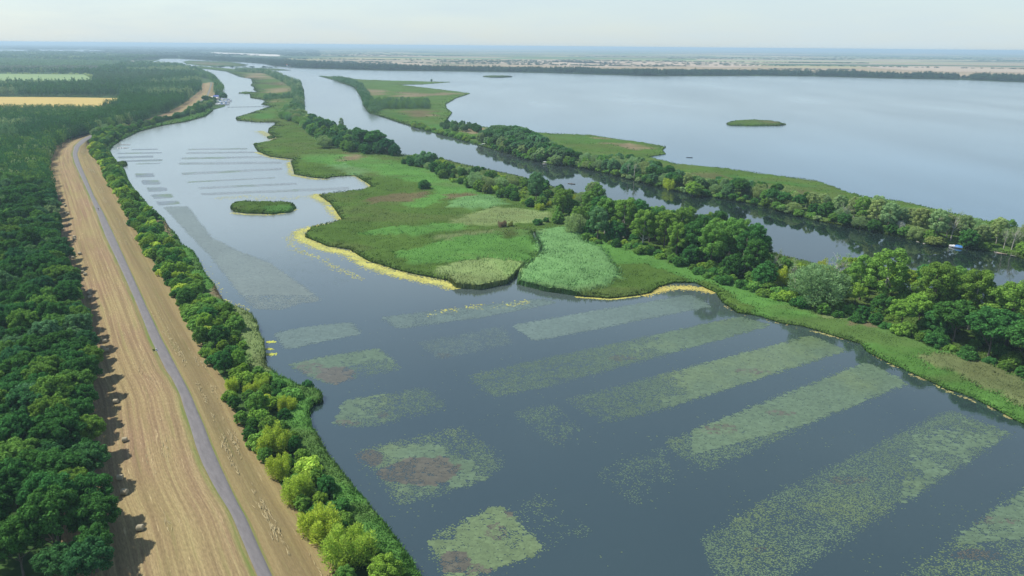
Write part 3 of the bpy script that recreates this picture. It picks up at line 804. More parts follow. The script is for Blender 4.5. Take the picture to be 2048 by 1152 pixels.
def plant_patch(px, dens, cover, label, seed, size=.62, base=G1_, brown=(), edge=.8):
    dens *= 4.6; size *= .53; soft = abs(base[0] - base[2]) < .02 and base[1] / base[0] < 1.45
    """cover(px,py)->0..1: how much of the water surface the floating leaves close"""
    poly = rough(P(px), .55, seed)
    r = np.random.default_rng(seed)
    mn, mx_ = poly.min(0), poly.max(0)
    n = int((mx_[0] - mn[0]) * (mx_[1] - mn[1]) * dens)
    p = r.uniform(0, 1, (n, 2)) * (mx_ - mn) + mn
    q = p + r.normal(0, edge, p.shape)
    k = inside(q, poly); p = p[k]
    ux, uy = pix(p[:, 0], p[:, 1])
    cv = cover(ux, uy) if callable(cover) else np.full(len(p), float(cover))
    ns = fbm(p[:, 0] / 6, p[:, 1] / 6, seed + 3, 5)
    fine = fbm(p[:, 0] / 1.6, p[:, 1] / 1.6, seed + 8, 3)
    keep = r.random(len(p)) < np.clip(cv * .92 + (ns - .5) * .8 * (cv < .97) + (fine - .5) * .9 * (cv < .9), 0.0, 1)
    p = p[keep]; ux, uy = ux[keep], uy[keep]
    c = np.tile(base, (len(p), 1)) * (.85 + .3 * fbm(p[:, 0] / 14, p[:, 1] / 14, seed + 5))[:, None]
    lf = np.clip((fbm(p[:, 0] / 18, p[:, 1] / 18, seed + 15) - .5) * 5, 0, 1)[:, None]
    c = c * (1 - lf * (not soft)) + G2_ * lf * (not soft)
    for (bx, by, brx, bry) in brown:
        d = np.hypot((ux - bx) / brx, (uy - by) / bry) + (fbm(p[:, 0] / 4, p[:, 1] / 4, seed + 7) - .5) * 1.1
        c[(d < 1) & (r.random(len(d)) < (1 if brx * bry > 400 else .5))] = BR_ * .95
    # where leaves close the surface they lie as one mat of small tiles
    cs = .9; gx, gy = np.meshgrid(np.arange(mn[0], mx_[0], cs), np.arange(mn[1], mx_[1], cs)); t_ = np.c_[gx.ravel(), gy.ravel()]
    t_ = t_[inside(t_ + r.normal(0, .5, t_.shape), poly)]
    tx, ty = pix(t_[:, 0], t_[:, 1]); tcv = cover(tx, ty) if callable(cover) else np.full(len(t_), float(cover))
    tn_ = fbm(t_[:, 0] / 7, t_[:, 1] / 7, seed + 3, 5)
    tk = r.random(len(t_)) < np.clip((tcv - .82) * 6 + (tn_ - .5) * 4 * (tcv < .99), 0, 1) * (tcv > .8)
    t_ = t_[tk] + r.uniform(-.2, .2, (tk.sum(), 2)); tx, ty = tx[tk], ty[tk]
    tc_ = np.tile(base, (len(t_), 1)) * (.85 + .3 * fbm(t_[:, 0] / 14, t_[:, 1] / 14, seed + 5))[:, None]
    tl = np.clip((fbm(t_[:, 0] / 18, t_[:, 1] / 18, seed + 15) - .5) * 5, 0, 1)[:, None]; tl = tl * (.6 * (not soft)); tc_ = tc_ * (1 - tl) + G2_ * tl
    for (bx, by, brx, bry) in brown:
        d = np.hypot((tx - bx) / brx, (ty - by) / bry) + (fbm(t_[:, 0] / 4, t_[:, 1] / 4, seed + 7) - .5) * 1.1
        tc_[(d < 1) & (r.random(len(d)) < (1 if brx * bry > 400 else .4))] = BR_
    allp = np.vstack([p, t_]); allc = np.vstack([c, tc_]); sz = np.r_[np.full(len(p), size), np.full(len(t_), cs * 1.75)]
    flakes("water_plants", allp, sz, allc, .012, M_PADS, label, "water plants", seed + 1, group=None)

ramp_x = lambda x0, x1, a, b: (lambda x, y: a + (b - a) * np.clip((x - x0) / (x1 - x0), 0, 1))
PATCHES = [
    ([(548, 668), (600, 656), (700, 645), (722, 667), (640, 683), (575, 698)], 4.2, 1.0, "smooth grey-green plant slab by the yellow algae blobs off the left bank", .8, [], GY_ * 1.1),
    ([(583, 729), (640, 716), (755, 697), (802, 738), (720, 752), (670, 769), (618, 752)], 4.0, lambda x, y: np.where(x + (fbm(x / 9, y / 5, 3) - .5) * 60 < 690, 1.0, np.clip(.95 - (y + (fbm(x / 14, y / 6, 9) - .5) * 40 - 716) / 24 * .6, .38, .96)), "water plant patch with a brown lower left corner below the smooth slab", .75,
     [(675, 752, 42, 16), (625, 738, 30, 12)], G1_),
    ([(668, 846), (690, 802), (850, 775), (893, 812), (820, 836), (720, 855)], 4.0, lambda x, y: np.clip(1.0 - (x + (fbm(x / 14, y / 7, 4) - .5) * 90 - 740) / 110, .36, .9), "plant patch with a brown tip just right of the reedy point", .7, [(700, 846, 26, 7), (765, 830, 14, 6)], G1_),
    ([(712, 905), (920, 852), (1012, 925), (960, 962), (800, 1010), (768, 960)], 4.0,
     lambda x, y: np.where(np.hypot((x - 855) / 95, (y - 935) / 42) + (fbm(x / 26, y / 11, 5) - .5) * 1.6 < 1, .98, np.where((x < 780) & (y < 935), .9, np.where(y > 975, .55, .42))), "plant patch with a large brown blotch in its middle", .7,
     [(845, 942, 62, 30), (795, 950, 40, 22), (740, 918, 36, 18)], G1_ * 1.05),
    ([(858, 1075), (1000, 1012), (1086, 1100), (930, 1160), (900, 1160)], 4.4, lambda x, y: np.where((x < 915) & (y < 1080), .5, .97), "dense bright green plant patch nearest the viewer beside the bank shrubs", .75,
     [(905, 1125, 30, 26), (990, 1062, 22, 16), (945, 1140, 40, 10), (1015, 1028, 12, 7)], G2_ * 1.05),
    ([(1005, 1018), (1080, 983), (1185, 1062), (1085, 1102)], 3.2, .2, "thin scatter of leaves right of the dense bright green patch", .62, [], G1_ * 1.1),
    ([(765, 635), (960, 612), (1090, 597), (1112, 605), (975, 632), (797, 657)], 3.4, .95, "faint olive plant strip flecked with yellow in front of the reed heads", .9, [], GY_ * 1.1),
    ([(835, 685), (1000, 653), (1025, 685), (880, 718)], 3.6, .42, "speckled plant patch below the faint olive strip", .7, [(890, 712, 20, 6)], GY_ * 1.2),
    ([(1028, 651), (1380, 590), (1420, 612), (1070, 681)], 3.6, 1.0, "smooth grey-green plant strip farthest along the right-hand row", .9, [], GY_ * 1.2),
    ([(935, 752), (1050, 726), (1480, 634), (1542, 650), (1100, 771), (985, 794)], 3.6, ramp_x(1080, 1380, .5, 1.0), "plant strip in the second row, speckled left and closed towards the shore", .75, [(1240, 716, 30, 6)], G1_),
    ([(1130, 801), (1620, 672), (1692, 700), (1330, 816), (1210, 846)], 3.6, ramp_x(1210, 1380, .42, 1.0), "plant strip in the third row ending below the tree reflections", .75, [(1500, 742, 40, 5)], G1_ * 1.05),
    ([(1027, 825), (1110, 808), (1162, 865), (1120, 894)], 3.4, .3, "small speckled detached patch left of the third row", .66, [(1118, 880, 14, 8)], G1_ * 1.1),
    ([(1330, 885), (1735, 725), (1812, 766), (1640, 836), (1410, 946)], 3.8, lambda x, y: np.where((y > 905 - .27 * (x - 1400)) | (x < 1385), .5, 1.0), "plant strip in the fourth row, closed above and ragged along its lower edge", .72, [(1440, 858, 40, 10), (1560, 826, 30, 6)], G1_ * 1.08),
    ([(1190, 940), (1330, 893), (1345, 960), (1270, 1010)], 3.0, .17, "sparse triangle of leaves left of the fourth row", .62, [], G1_ * 1.15),
    ([(1400, 1082), (1560, 986), (1900, 822), (2022, 866), (1560, 1160), (1440, 1160)], 4.0, lambda x, y: .60 + .24 * np.clip((x - 1600) / 250, 0, 1), "widest speckled plant strip running to the lower right", .66,
     [(1700, 960, 40, 9), (1520, 1100, 16, 8)], G1_ * 1.1),
    ([(1800, 1160), (2062, 974), (2200, 1040), (2120, 1180), (1960, 1180)], 4.0, lambda x, y: np.where(y < 1090 + (x - 1900) * -.1, .98, .4), "plant patch streaked with brown in the bottom right corner", .7, [(1985, 1040, 50, 7), (1960, 1110, 60, 10)], G1_ * 1.05),
    ([(330, 414), (372, 413), (420, 476), (470, 500), (540, 528), (645, 602), (600, 606), (560, 620), (508, 617), (468, 568), (420, 510), (380, 470)], 2.4,
     lambda x, y: np.where(y > 590, .6, 1.0), "long smooth grey-green plant band trailing down the left side of the pond", 1.2, [], np.array((.120, .146, .122))),
    ([(460, 520), (540, 528), (645, 600), (700, 560), (600, 500)], .5, .12, "faint haze of scattered leaves below the yellow algae rim", .8, [], GY_),
]
for i, (pxs, dn, cv, lab, sz, br, base) in enumerate(PATCHES):
    plant_patch(pxs, dn, cv, lab, 500 + 13 * i, sz, base, br)
zf = lambda l: [(200 + a / 5.236, 260 + b / 5.236) for a, b in l]
far_stripes = [
    (zf([(375, 455), (545, 455), (570, 490), (390, 496)]), "topmost dark square of the short stack near the left bank"),
    (zf([(440, 525), (605, 525), (635, 568), (455, 572)]), "second dark square from the top near the left bank"),
    (zf([(490, 605), (680, 600), (702, 635), (515, 648)]), "middle square of the five stacked near the left bank"),
    (zf([(545, 678), (735, 668), (767, 708), (575, 720)]), "fourth dark square down near the left bank"),
    (zf([(600, 752), (795, 742), (822, 775), (625, 789)]), "lowest square just above the long trailing band"),
    (zf([(180, 240), (640, 233), (640, 243), (190, 252)]), "thin dark stripe second from the wooden jetty"),
    (zf([(185, 280), (540, 268), (552, 286), (195, 299)]), "thickest dark stripe by the left bend of the pond"),
    (zf([(255, 320), (640, 306), (645, 324), (265, 334)]), "dark stripe below the thickest one by the left bend"),
    (zf([(380, 352), (625, 346), (625, 352), (390, 360)]), "short thin dark stripe beside the sedge clump"),
    (zf([(330, 203), (600, 196), (600, 206), (340, 212)]), "faint stripe nearest the wooden jetty"),
    (z1([(1085, 684), (1420, 680), (1420, 688), (1085, 692)]), "faint thin stripe opposite the yellow bay"),
    (z1([(1075, 705), (1470, 700), (1470, 708), (1075, 714)]), "second thin stripe opposite the yellow bay"),
    (z1([(1045, 735), (1540, 726), (1545, 735), (1050, 745)]), "third thin stripe left of the marsh point"),
    (z1([(1035, 764), (1615, 758), (1620, 770), (1037, 776)]), "long dark stripe left of the rounded marsh corner"),
    (z1([(1050, 822), (1620, 795), (1625, 805), (1055, 836)]), "long dark stripe with a square left end"),
    (z1([(1085, 873), (1580, 848), (1582, 854), (1090, 879)]), "thin dark slanting stripe in the upper pond"),
    (z1([(1150, 905), (1700, 880), (1710, 890), (1160, 916)]), "pale wide stripe above the lowest long one"),
    (z1([(1160, 940), (2000, 905), (2005, 918), (1170, 952)]), "lowest long pale stripe above the oval reed island"),
]
for i, (pxs, lab) in enumerate(far_stripes):
    p = np.array(pxs); 
    plant_patch(pxs, 1.5 if i > 4 else 2.2, .9, "submerged plants, " + lab, 800 + 7 * i, 1.5, np.array((.125, .148, .150)) if i < 10 else np.array((.178, .203, .200)), (), .5)
# sparse single leaves drifting over the open water
r = np.random.default_rng(77)
xx = r.uniform(620, 2040, 1500); yy = r.uniform(640, 1150, 1500)
dp = g(xx, yy); k = fbm(dp[:, 0] / 9, dp[:, 1] / 9, 5) > .5
flakes("water_plants", dp[k], .42, np.tile(G2_ * .9, (k.sum(), 1)), .012, M_PADS, "single pale leaves drifting over the open water between the strips", "water plants", 78)

def algae(px, wd, dens, label, seed, size=.72, thin=1.0, col=YL_, zz=.03):
    a = P(px); r = np.random.default_rng(seed); out_ = []
    for p0, p1 in zip(a[:-1], a[1:]):
        L_ = np.linalg.norm(p1 - p0); n = int(L_ * wd * 2 * dens * 2.2)
        t_ = r.random(n)[:, None]; d = (p1 - p0) / max(L_, 1e-6); nn = np.array((-d[1], d[0]))
        off = r.normal(0, .5, n)[:, None] * wd
        out_.append(p0 + (p1 - p0) * t_ + nn * off)
    p = np.vstack(out_)
    k = fbm(p[:, 0] / 5, p[:, 1] / 5, seed) * .7 + fbm(p[:, 0] / 1.5, p[:, 1] / 1.5, seed + 4) * .5 > (.64 - .26 * thin)
    p = p[k]
    c = np.tile(col, (len(p), 1)) * (.75 + .5 * fbm(p[:, 0] / 7, p[:, 1] / 7, seed + 2))[:, None]
    gm_ = np.clip((fbm(p[:, 0] / 5, p[:, 1] / 5, seed + 12) - .55) * 4, 0, .6)[:, None]
    c = c * (1 - gm_) + np.array((.30, .32, .10)) * gm_
    flakes("algae", p, size, c, zz, M_ALGAE, label, "algae", seed + 1)
algae([(598, 462), (604, 478), (650, 498), (698, 506), (735, 530), (806, 552), (860, 562), (900, 570), (914, 578)], 4.2, 3.4, "thick yellow algae rim under the dark green marsh edge", 900)
algae([(700, 349), (718, 352), (748, 373), (735, 384), (690, 386)], 4.2, 2.4, "yellow algae lining the narrow marsh bay", 910)
algae([(640, 388), (628, 392), (655, 406), (682, 438), (690, 444), (630, 454), (600, 462)], 4.2, 2.4, "yellow algae fringe between the marsh bay and the dark point", 920, thin=.8)
algae([(512, 304), (545, 316), (592, 322), (578, 325), (583, 350), (625, 358), (660, 358)], 3.0, 1.4, "thin yellow algae line along the upper marsh edge", 930, thin=.8)
algae([(520, 262), (535, 270), (552, 280), (530, 286), (512, 289)], 7.0, 1.0, "pale yellow algae filling the little bay by the reed tuft", 940)
algae([(1280, 590), (1305, 584), (1330, 577), (1360, 575), (1395, 576), (1430, 586)], 3.2, 3.5, "yellow and brown algae mat in the shore recess by the right-hand marsh", 950, col=np.array((.40, .34, .09)))
algae([(1150, 594), (1220, 599), (1280, 592)], .8, 4, "thin yellow line along the foot of the rounded reed head", 955, thin=.8)
algae([(1446, 610), (1480, 628), (1560, 648), (1640, 666), (1720, 690), (1770, 724), (1830, 752), (1890, 780), (1976, 813), (2048, 852)], .9, 2.2, "straw and algae line along the right-hand pond shore", 960, col=np.array((.24, .215, .09)), thin=-.1)
algae([(576, 473), (590, 500), (642, 518), (680, 539), (730, 560)], 3, .4, "broken yellow streak drifting below the algae rim", 970, thin=.5)
algae([(432, 398), (480, 392), (540, 398), (600, 396), (640, 390)], 7, .25, "scattered yellow flecks above the oval reed island", 980, thin=.35)
algae([(462, 426), (495, 429), (530, 430), (560, 428), (594, 418)], 2, 1.4, "pale algae line around the oval reed island", 985, thin=.7)
algae([(350, 495), (385, 515), (430, 580), (440, 600), (470, 610), (500, 622)], 3, .3, "yellow flecks drifting along the left bank reeds", 990, thin=.4)
algae([(850, 628), (960, 612), (1010, 610), (1060, 603)], 3.0, .4, "yellow specks above the faint olive strip", 995, thin=.4)
for i, (x, y, rx, lab) in enumerate([(541, 709, 2.4, "largest and lowest of the three yellow algae blobs off the left bank"), (538, 698, 1.6, "middle yellow algae blob off the left bank"), (542, 684, 1.7, "topmost of the three yellow algae blobs off the left bank"),
                                     (454, 611, 1.6, "yellow algae blob by the upper left-bank reeds")]):
    c0 = g(x, y); r = np.random.default_rng(i)
    p = c0 + r.normal(0, .45, (90, 2)) * np.array((rx, rx * .6))
    flakes("algae", p, .6, np.tile(YL_ * np.array((1, 1.1, .7)), (90, 1)), .03, M_ALGAE, lab, "algae", 1000 + i)

# ------------------------------------------------------------------ TREES: prototypes
def unit(v): return v / np.maximum(np.linalg.norm(v, axis=1, keepdims=True), 1e-9)

def leaf_cloud(lobes, n, size, seed, up=.35, jitter=.75, shell=(.72, 1.06), aspect=.62, stretch_up=0.0):
    """many small leaf clusters spread over and just inside the lobes of a crown"""
    r = np.random.default_rng(seed)
    lob = np.array(lobes, float)                       # cx cy cz rx ry rz
    wt = (lob[:, 3] * lob[:, 4] + lob[:, 3] * lob[:, 5]); wt /= wt.sum()
    k = r.choice(len(lob), n, p=wt)
    d = unit(r.normal(0, 1, (n, 3)) + np.array((0, 0, up)))
    rad = r.uniform(*shell, n)[:, None]
    bump = 1 + .16 * (fbm(d[:, 0] * 3 + k * 3.1, d[:, 1] * 3 + d[:, 2] * 2.3, seed, 3) - .5)[:, None] * 2
    c = lob[k, :3] + d * lob[k, 3:] * rad * bump
    nrm = unit(d * 1.0 + r.normal(0, jitter, (n, 3)) * .6 + np.array((0, 0, .25)))
    t = unit(np.cross(nrm, r.normal(0, 1, (n, 3))))
    if stretch_up: t = unit(t * (1 - stretch_up) + unit(d + np.array((0, 0, .8))) * stretch_up)
    b = np.cross(nrm, t)
    s = (size * r.uniform(.6, 1.35, n))[:, None]
    q = np.stack([c + t * s * .5, c + b * s * .5 * aspect + nrm * s * .06, c - t * s * .5, c - b * s * .5 * aspect - nrm * s * .06], 1)
    return q.reshape(-1, 3)

def cloud_mesh(name, V, mat=None):
    i = np.arange(len(V)).reshape(-1, 4)
    return mesh_np(name, V, [i], mat or M_LEAF)

def limb(path, radii, seg=6):
    path = np.array(path, float); V = []; 
    for i, p in enumerate(path):
        d = path[min(i + 1, len(path) - 1)] - path[max(i - 1, 0)]; d /= np.linalg.norm(d)
        u = np.cross(d, (0.3, 1, 0.1)); u /= np.linalg.norm(u); v = np.cross(d, u)
        for k in range(seg):
            a = 2 * math.pi * k / seg; V.append(p + (u * math.cos(a) + v * math.sin(a)) * radii[i])
    F = []
    for i in range(len(path) - 1):
        for k in range(seg):
            F.append((i * seg + k, i * seg + (k + 1) % seg, (i + 1) * seg + (k + 1) % seg, (i + 1) * seg + k))
    return np.array(V), np.array(F)

def trunk_mesh(name, h, r0, targets, seed, mat, sub=0):
    r = np.random.default_rng(seed); VV, FF = [], []; n = 0
    def add(path, rad):
        nonlocal n
        v, f = limb(path, rad); VV.append(v); FF.append(f + n); n += len(v)
    bend = r.normal(0, .03 * h, 2)
    path = [(bend[0] * (t_ ** 2), bend[1] * (t_ ** 2), h * t_ - .4 * (t_ == 0)) for t_ in np.linspace(0, 1, 6)]
    add(path, [r0 * 1.35] + [r0 * (1 - .8 * t_) for t_ in np.linspace(0.05, 1, 5)])
    for tx in targets:
        t_ = r.uniform(.3, .75); b = np.array((bend[0] * t_ * t_, bend[1] * t_ * t_, h * t_)); e = np.array(tx)
        md = b * .5 + e * .5 + np.array((0, 0, -.1 * h * r.random())) * .4
        rr = r0 * (.5 - .35 * t_) + .03
        add([b, md, e], [rr, rr * .65, rr * .25])
        for _ in range(sub):
            q = b + (e - b) * r.uniform(.4, .9); e2 = q + r.normal(0, 1, 3) * np.array((.1, .1, .06)) * h + np.array((0, 0, .07 * h))
            add([q, (q + e2) / 2 + r.normal(0, .02 * h, 3), e2], [rr * .4, rr * .28, .02])
    return mesh_np(name, np.vstack(VV), [np.vstack(FF)], mat, smooth=True)

PROTO = {}
def lobes_round(n, rx, rz, cz, lr, seed, low=-.35):
    r = np.random.default_rng(seed); L_ = []
    for k in range(n):
        z_ = low + (1 - low) * ((k + .5) / n); a = k * 2.399 + r.uniform(-.35, .35); s = math.sqrt(max(0, 1 - z_ * z_))
        q = r.uniform(.62, .92)
        L_.append((math.cos(a) * s * rx * q, math.sin(a) * s * rx * q, cz + z_ * rz * q) + tuple(lr * r.uniform(.7, 1.25) * np.array((1, 1, .85))))
    L_.append((0, 0, cz - rz * .1, rx * .5, rx * .5, rz * .5))
    return L_
def proto(kind, lobes, n, size, th, tr, seed, pale=False, sub=0, **kw):
    V = leaf_cloud(lobes, n, size, seed, **kw)
    cm = cloud_mesh(kind + "_crown", V)
    tg = [l[:3] for l in lobes[:6]]
    tm = trunk_mesh(kind + "_trunk", th, tr, tg, seed, M_PALEBARK if pale else M_BARK, sub)
    PROTO.setdefault(kind, []).append((tm, cm))
for s in range(4):    # dense broadleaf of the forest, 13 m
    proto('forest', lobes_round(52 + s, 4.7, 4.3, 8.8, .92, 40 + s), 10500, .48, 9.5, .22, 40 + s, jitter=.6, shell=(.6, 1.12))
for s in range(4):    # tall poplar, 20 m, crown in separate clumps with gaps
    r = np.random.default_rng(60 + s); L_ = []
    for k in range(44):
        t_ = (k + .5) / 44; z_ = 7.0 + 11.0 * t_; rad = 5.2 * math.sin(math.pi * (0.18 + .74 * t_)) ** .7
        a = k * 2.399 + r.uniform(-.4, .4); q = r.uniform(.45, .95)
        L_.append((math.cos(a) * rad * q, math.sin(a) * rad * q, z_) + tuple(r.uniform(.8, 1.5) * np.array((1, 1, .85))))
    proto('poplar', L_, 11000, .48, 16, .34, 60 + s, pale=s % 2 == 0, sub=1, up=.2)
for s in range(4):    # tree with crown to the ground (bank and understorey), 11 m
    proto('bank', lobes_round(50, 4.5, 5.2, 5.3, .98, 80 + s, -.8), 10500, .48, 7.5, .2, 80 + s, shell=(.6, 1.12))
for s in range(3):    # willow: pale, soft, feathery, 10 m
    L_ = lobes_round(26, 4.6, 4.3, 5.0, 1.25, 100 + s, -.7)
    proto('willow', L_, 9500, .62, 7, .25, 100 + s, aspect=.26, stretch_up=.55, shell=(.6, 1.15), up=.3)
for s in range(4):    # many-stemmed sallow shrub: upright sprays of uneven height leaning outwards, 7 m
    r = np.random.default_rng(120 + s); L_ = []
    for k in range(9):
        a = k * 2.399 + r.uniform(-.5, .5); q = 2.3 * math.sqrt((k + .3) / 9); top = r.uniform(4.4, 7.0) - .22 * q * q
        cx_, cy_ = math.cos(a) * q, math.sin(a) * q
        for t_ in (.30, .52, .72, .90):
            f = 1 + .28 * t_; rr = (1.05, 1.1, .95, .62)[(.30, .52, .72, .90).index(t_)] * r.uniform(.85, 1.2)
            L_.append((cx_ * f + r.normal(0, .15), cy_ * f + r.normal(0, .15), top * t_, rr, rr, rr * 1.35))
    proto('sallow', L_, 10500, .46, 4.5, .10, 120 + s, aspect=.36, stretch_up=.62, shell=(.55, 1.2))
for s in range(3):    # low rounded bush, 3.4 m
    proto('bush', lobes_round(12, 2.3, 1.7, 1.55, 1.0, 140 + s, -.5), 2600, .48, 1.6, .08, 140 + s)
for s in range(3):    # bare or nearly bare tree, pale limbs, few leaves
    r = np.random.default_rng(160 + s)
    tg = [(r.normal(0, 2.0), r.normal(0, 2.0), r.uniform(8, 15)) for _ in range(9)]
    tm = trunk_mesh("dead_trunk", 13, .30, tg, 160 + s, M_PALEBARK, 5)
    V = leaf_cloud([(*t_, 1.3, 1.3, 1.1) for t_ in tg], 500, .38, 160 + s, shell=(.3, 1.1))
    PROTO.setdefault('dead', []).append((tm, cloud_mesh("dead_crown", V)))

# tints: the leaf colour of each sort of tree (reflectance)
T_DARK = (0.066, 0.190, 0.042); T_DEEP = (0.058, 0.176, 0.058); T_MID = (0.150, 0.295, 0.054); T_FRESH = (0.215, 0.360, 0.050)
T_YEL = (0.385, 0.500, 0.066); T_PALE = (0.260, 0.370, 0.140); T_SILV = (0.205, 0.315, 0.118); T_OLIVE = (0.200, 0.255, 0.066); T_BROWN = (0.270, 0.215, 0.125)
T_BLUE = (0.128, 0.260, 0.096)
WORD = {T_DARK: 'dark green', T_DEEP: 'deep blue-green', T_MID: 'mid green', T_FRESH: 'fresh green', T_YEL: 'yellow-green', T_PALE: 'pale green', T_SILV: 'silvery', T_OLIVE: 'olive', T_BROWN: 'brown', T_BLUE: 'bluish green'}
NAMES = {'forest': ('forest_tree', 'forest tree', 'tree'), 'poplar': ('poplar_tree', 'tall poplar', 'tree'), 'bank': ('leafy_tree', 'leafy tree', 'tree'), 'willow': ('willow_tree', 'willow', 'willow'),
         'sallow': ('sallow_shrub', 'upright shrub', 'shrub'), 'bush': ('low_bush', 'low bush', 'bush'), 'dead': ('bare_tree', 'bare tree', 'bare tree')}
TREES = []
PLACE = {}
def tree(kind, x, y, z, sc, tint, label, group, seed, var=.16, name=None):
    name = name or PLACE.get((group, kind))
    r = np.random.default_rng(seed)
    tm, cm = PROTO[kind][int(r.integers(len(PROTO[kind])))]
    nm, _, cat = NAMES[kind]
    s = sc if hasattr(sc, '__len__') else (sc * r.uniform(.94, 1.06), sc * r.uniform(.94, 1.06), sc * r.uniform(.94, 1.06))
    rz = r.uniform(0, 6.28)
    root = thing(name or nm, label, cat, (x, y, z), rz, group, s)
    a = link("trunk", tm, root); b = link("crown", cm, root)
    f = r.uniform(1 - var, 1 + var); h_ = r.uniform(-.12, .12)
    b.color = (tint[0] * f * (1 + h_), tint[1] * f, tint[2] * f * (1 - h_), 1)
    TREES.append((x, y))
    return root

def scatter(poly, spacing, seed, cap=5000, keepout=()):
    r = np.random.default_rng(seed); mn, mx_ = poly.min(0), poly.max(0)
    area = (mx_[0] - mn[0]) * (mx_[1] - mn[1]); out_ = []; cell = {}
    sp = spacing if callable(spacing) else (lambda p: spacing)
    smin = min(sp(mn), sp(mx_), sp((mn + mx_) / 2))
    cand = r.uniform(0, 1, (int(min(200000, area / smin ** 2 * 9 + 60)), 2)) * (mx_ - mn) + mn
    cand = cand[inside(cand, poly)]
    for k in keepout: cand = cand[~inside(cand, k)]
    cs = max(sp(mn), sp(mx_), sp((mn + mx_) / 2))
    for p in cand:
        s = sp(p); c = (int(p[0] // cs), int(p[1] // cs)); ok = True
        for i in (-1, 0, 1):
            for j in (-1, 0, 1):
                for q in cell.get((c[0] + i, c[1] + j), ()):
                    if (q[0] - p[0]) ** 2 + (q[1] - p[1]) ** 2 < s * s: ok = False; break
        if ok:
            cell.setdefault(c, []).append(p); out_.append(p)
            if len(out_) >= cap: break
    return np.array(out_).reshape(-1, 2)

# ------------------------------------------------------------------ FOREST left of the hay field
fy = ys[(ys > 112) & (ys < 1010)]
edge_x = np.interp(fy, ys, xl)
fedge = np.c_[edge_x - 1.5 + 2.5 * (fbm(fy / 14, fy * 0, 51) - .5), fy]
left_x = -0.735 * fy - 16
fpoly = np.vstack([fedge, np.c_[np.minimum(left_x, edge_x - 12), fy][::-1]])
ftrees = scatter(fpoly, 5.6, 61)
# keep the front row close along the field edge
order = np.argsort(ftrees[:, 1])
ftrees = ftrees[order]
ux, uy = pix(ftrees[:, 0], ftrees[:, 1], 9.0)
vis = (ux > -45) & (uy < 1215)
near = ftrees[vis]; rest = ftrees[~vis]
NF = 290
extra = near[NF:]; near = near[:NF]
BALES = [(281, 1060), (250, 988), (241, 959), (250, 883), (232, 806), (214, 703.5), (206, 698.5), (190, 698.5), (210, 685), (180, 597), (179, 589), (181, 584), (171, 551), (165, 546),
         (160, 509.5), (147, 517), (149, 480), (149, 475.5), (127, 461), (140, 450), (137, 429), (130, 427), (131, 413), (125, 402), (115, 393), (115, 421)]
GROUPF = "trees of the dense forest beside the hay field"
pos_words = ["nearest the viewer", "beside the lowest hay bales", "beside the paired hay bales", "beside the middle of the hay field", "by the far half of the hay field", "where the hay field bends away"]
for i, (x, y) in enumerate(near):
    d = np.interp(y, ys, xl) - x
    px, py = pix(np.array([x]), np.array([y]), 9.0); py = float(py[0])
    r = np.random.default_rng(1000 + i); t_ = r.random()
    tint = T_DARK if t_ < .5 else (T_DEEP if t_ < .72 else (T_MID if t_ < .95 else T_BLUE))
    if y > 400 and fbm(np.array([x / 30]), np.array([y / 40]), 71)[0] > .62: tint = T_PALE if r.random() < .5 else T_BLUE
    sc = r.uniform(.86, 1.18) * (.92 if d < 5 else 1.0); sc = (sc * r.uniform(.88, 1.15), sc * r.uniform(.88, 1.15), sc * (r.uniform(.84, 1.02) if d < 9 else r.uniform(.86, 1.15)))
    pw = pos_words[0 if py > 930 else 1 if py > 760 else 2 if py > 600 else 3 if py > 450 else 4 if py > 330 else 5]
    row = "on the forest edge" if d < 6 else "inside the forest"
    lab_ = f"{WORD[tint]} rounded tree {row} {pw}"
    tree('forest', x, y, .6, sc, tuple(c_ * .88 for c_ in tint), lab_, GROUPF, 2000 + i, .10)

# the rest of the woods as one mass of clumped crowns
LOD = []
for s in range(5):
    L_ = lobes_round(9, 1.0, .62, .62, .45, 200 + s, -.4)
    LOD.append((leaf_cloud(L_, 330, .21, 200 + s), leaf_cloud(L_, 130, .34, 210 + s), leaf_cloud(L_, 46, .58, 220 + s)))
def wood_mass(name, items, label, cat, parent=None):
    """items: (x, y, z, radius, height, tint, lod)"""
    VV, CC = [], []; r = np.random.default_rng(5)
    for (x, y, z, ra, h, tint, lod) in items:
        q = LOD[int(r.integers(len(LOD)))][lod]
        a = r.uniform(0, 6.28); c_, s_ = math.cos(a), math.sin(a)
        v = np.c_[(q[:, 0] * c_ - q[:, 1] * s_) * ra + x, (q[:, 0] * s_ + q[:, 1] * c_) * ra + y, q[:, 2] * h * .78 + z]
        VV.append(v.astype(np.float32)); f = r.uniform(.88, 1.13)
        CC.append(np.tile(np.array(tint) * f, (len(v), 1)).astype(np.float32))
    V = np.vstack(VV)
    return link(name, mesh_np(name, V, [np.arange(len(V)).reshape(-1, 4)], M_LEAF_MASS, np.vstack(CC)), label=label, cat=cat, kind='stuff')

items = [(x, y, .5, 4.7, 12.5, T_DARK, 1 if not -60 < pix(np.array([x]), np.array([y]))[0][0] else 0) for x, y in rest]
items += [(x, y, .5, 4.8, 13.5, (T_DARK, T_DEEP, T_MID, T_PALE)[int(rng.choice(4, p=[.5, .25, .2, .05]))], 0) for x, y in extra]
wood_mass("forest", items, "continuation of the dense forest canopy along the left frame edge", "forest")

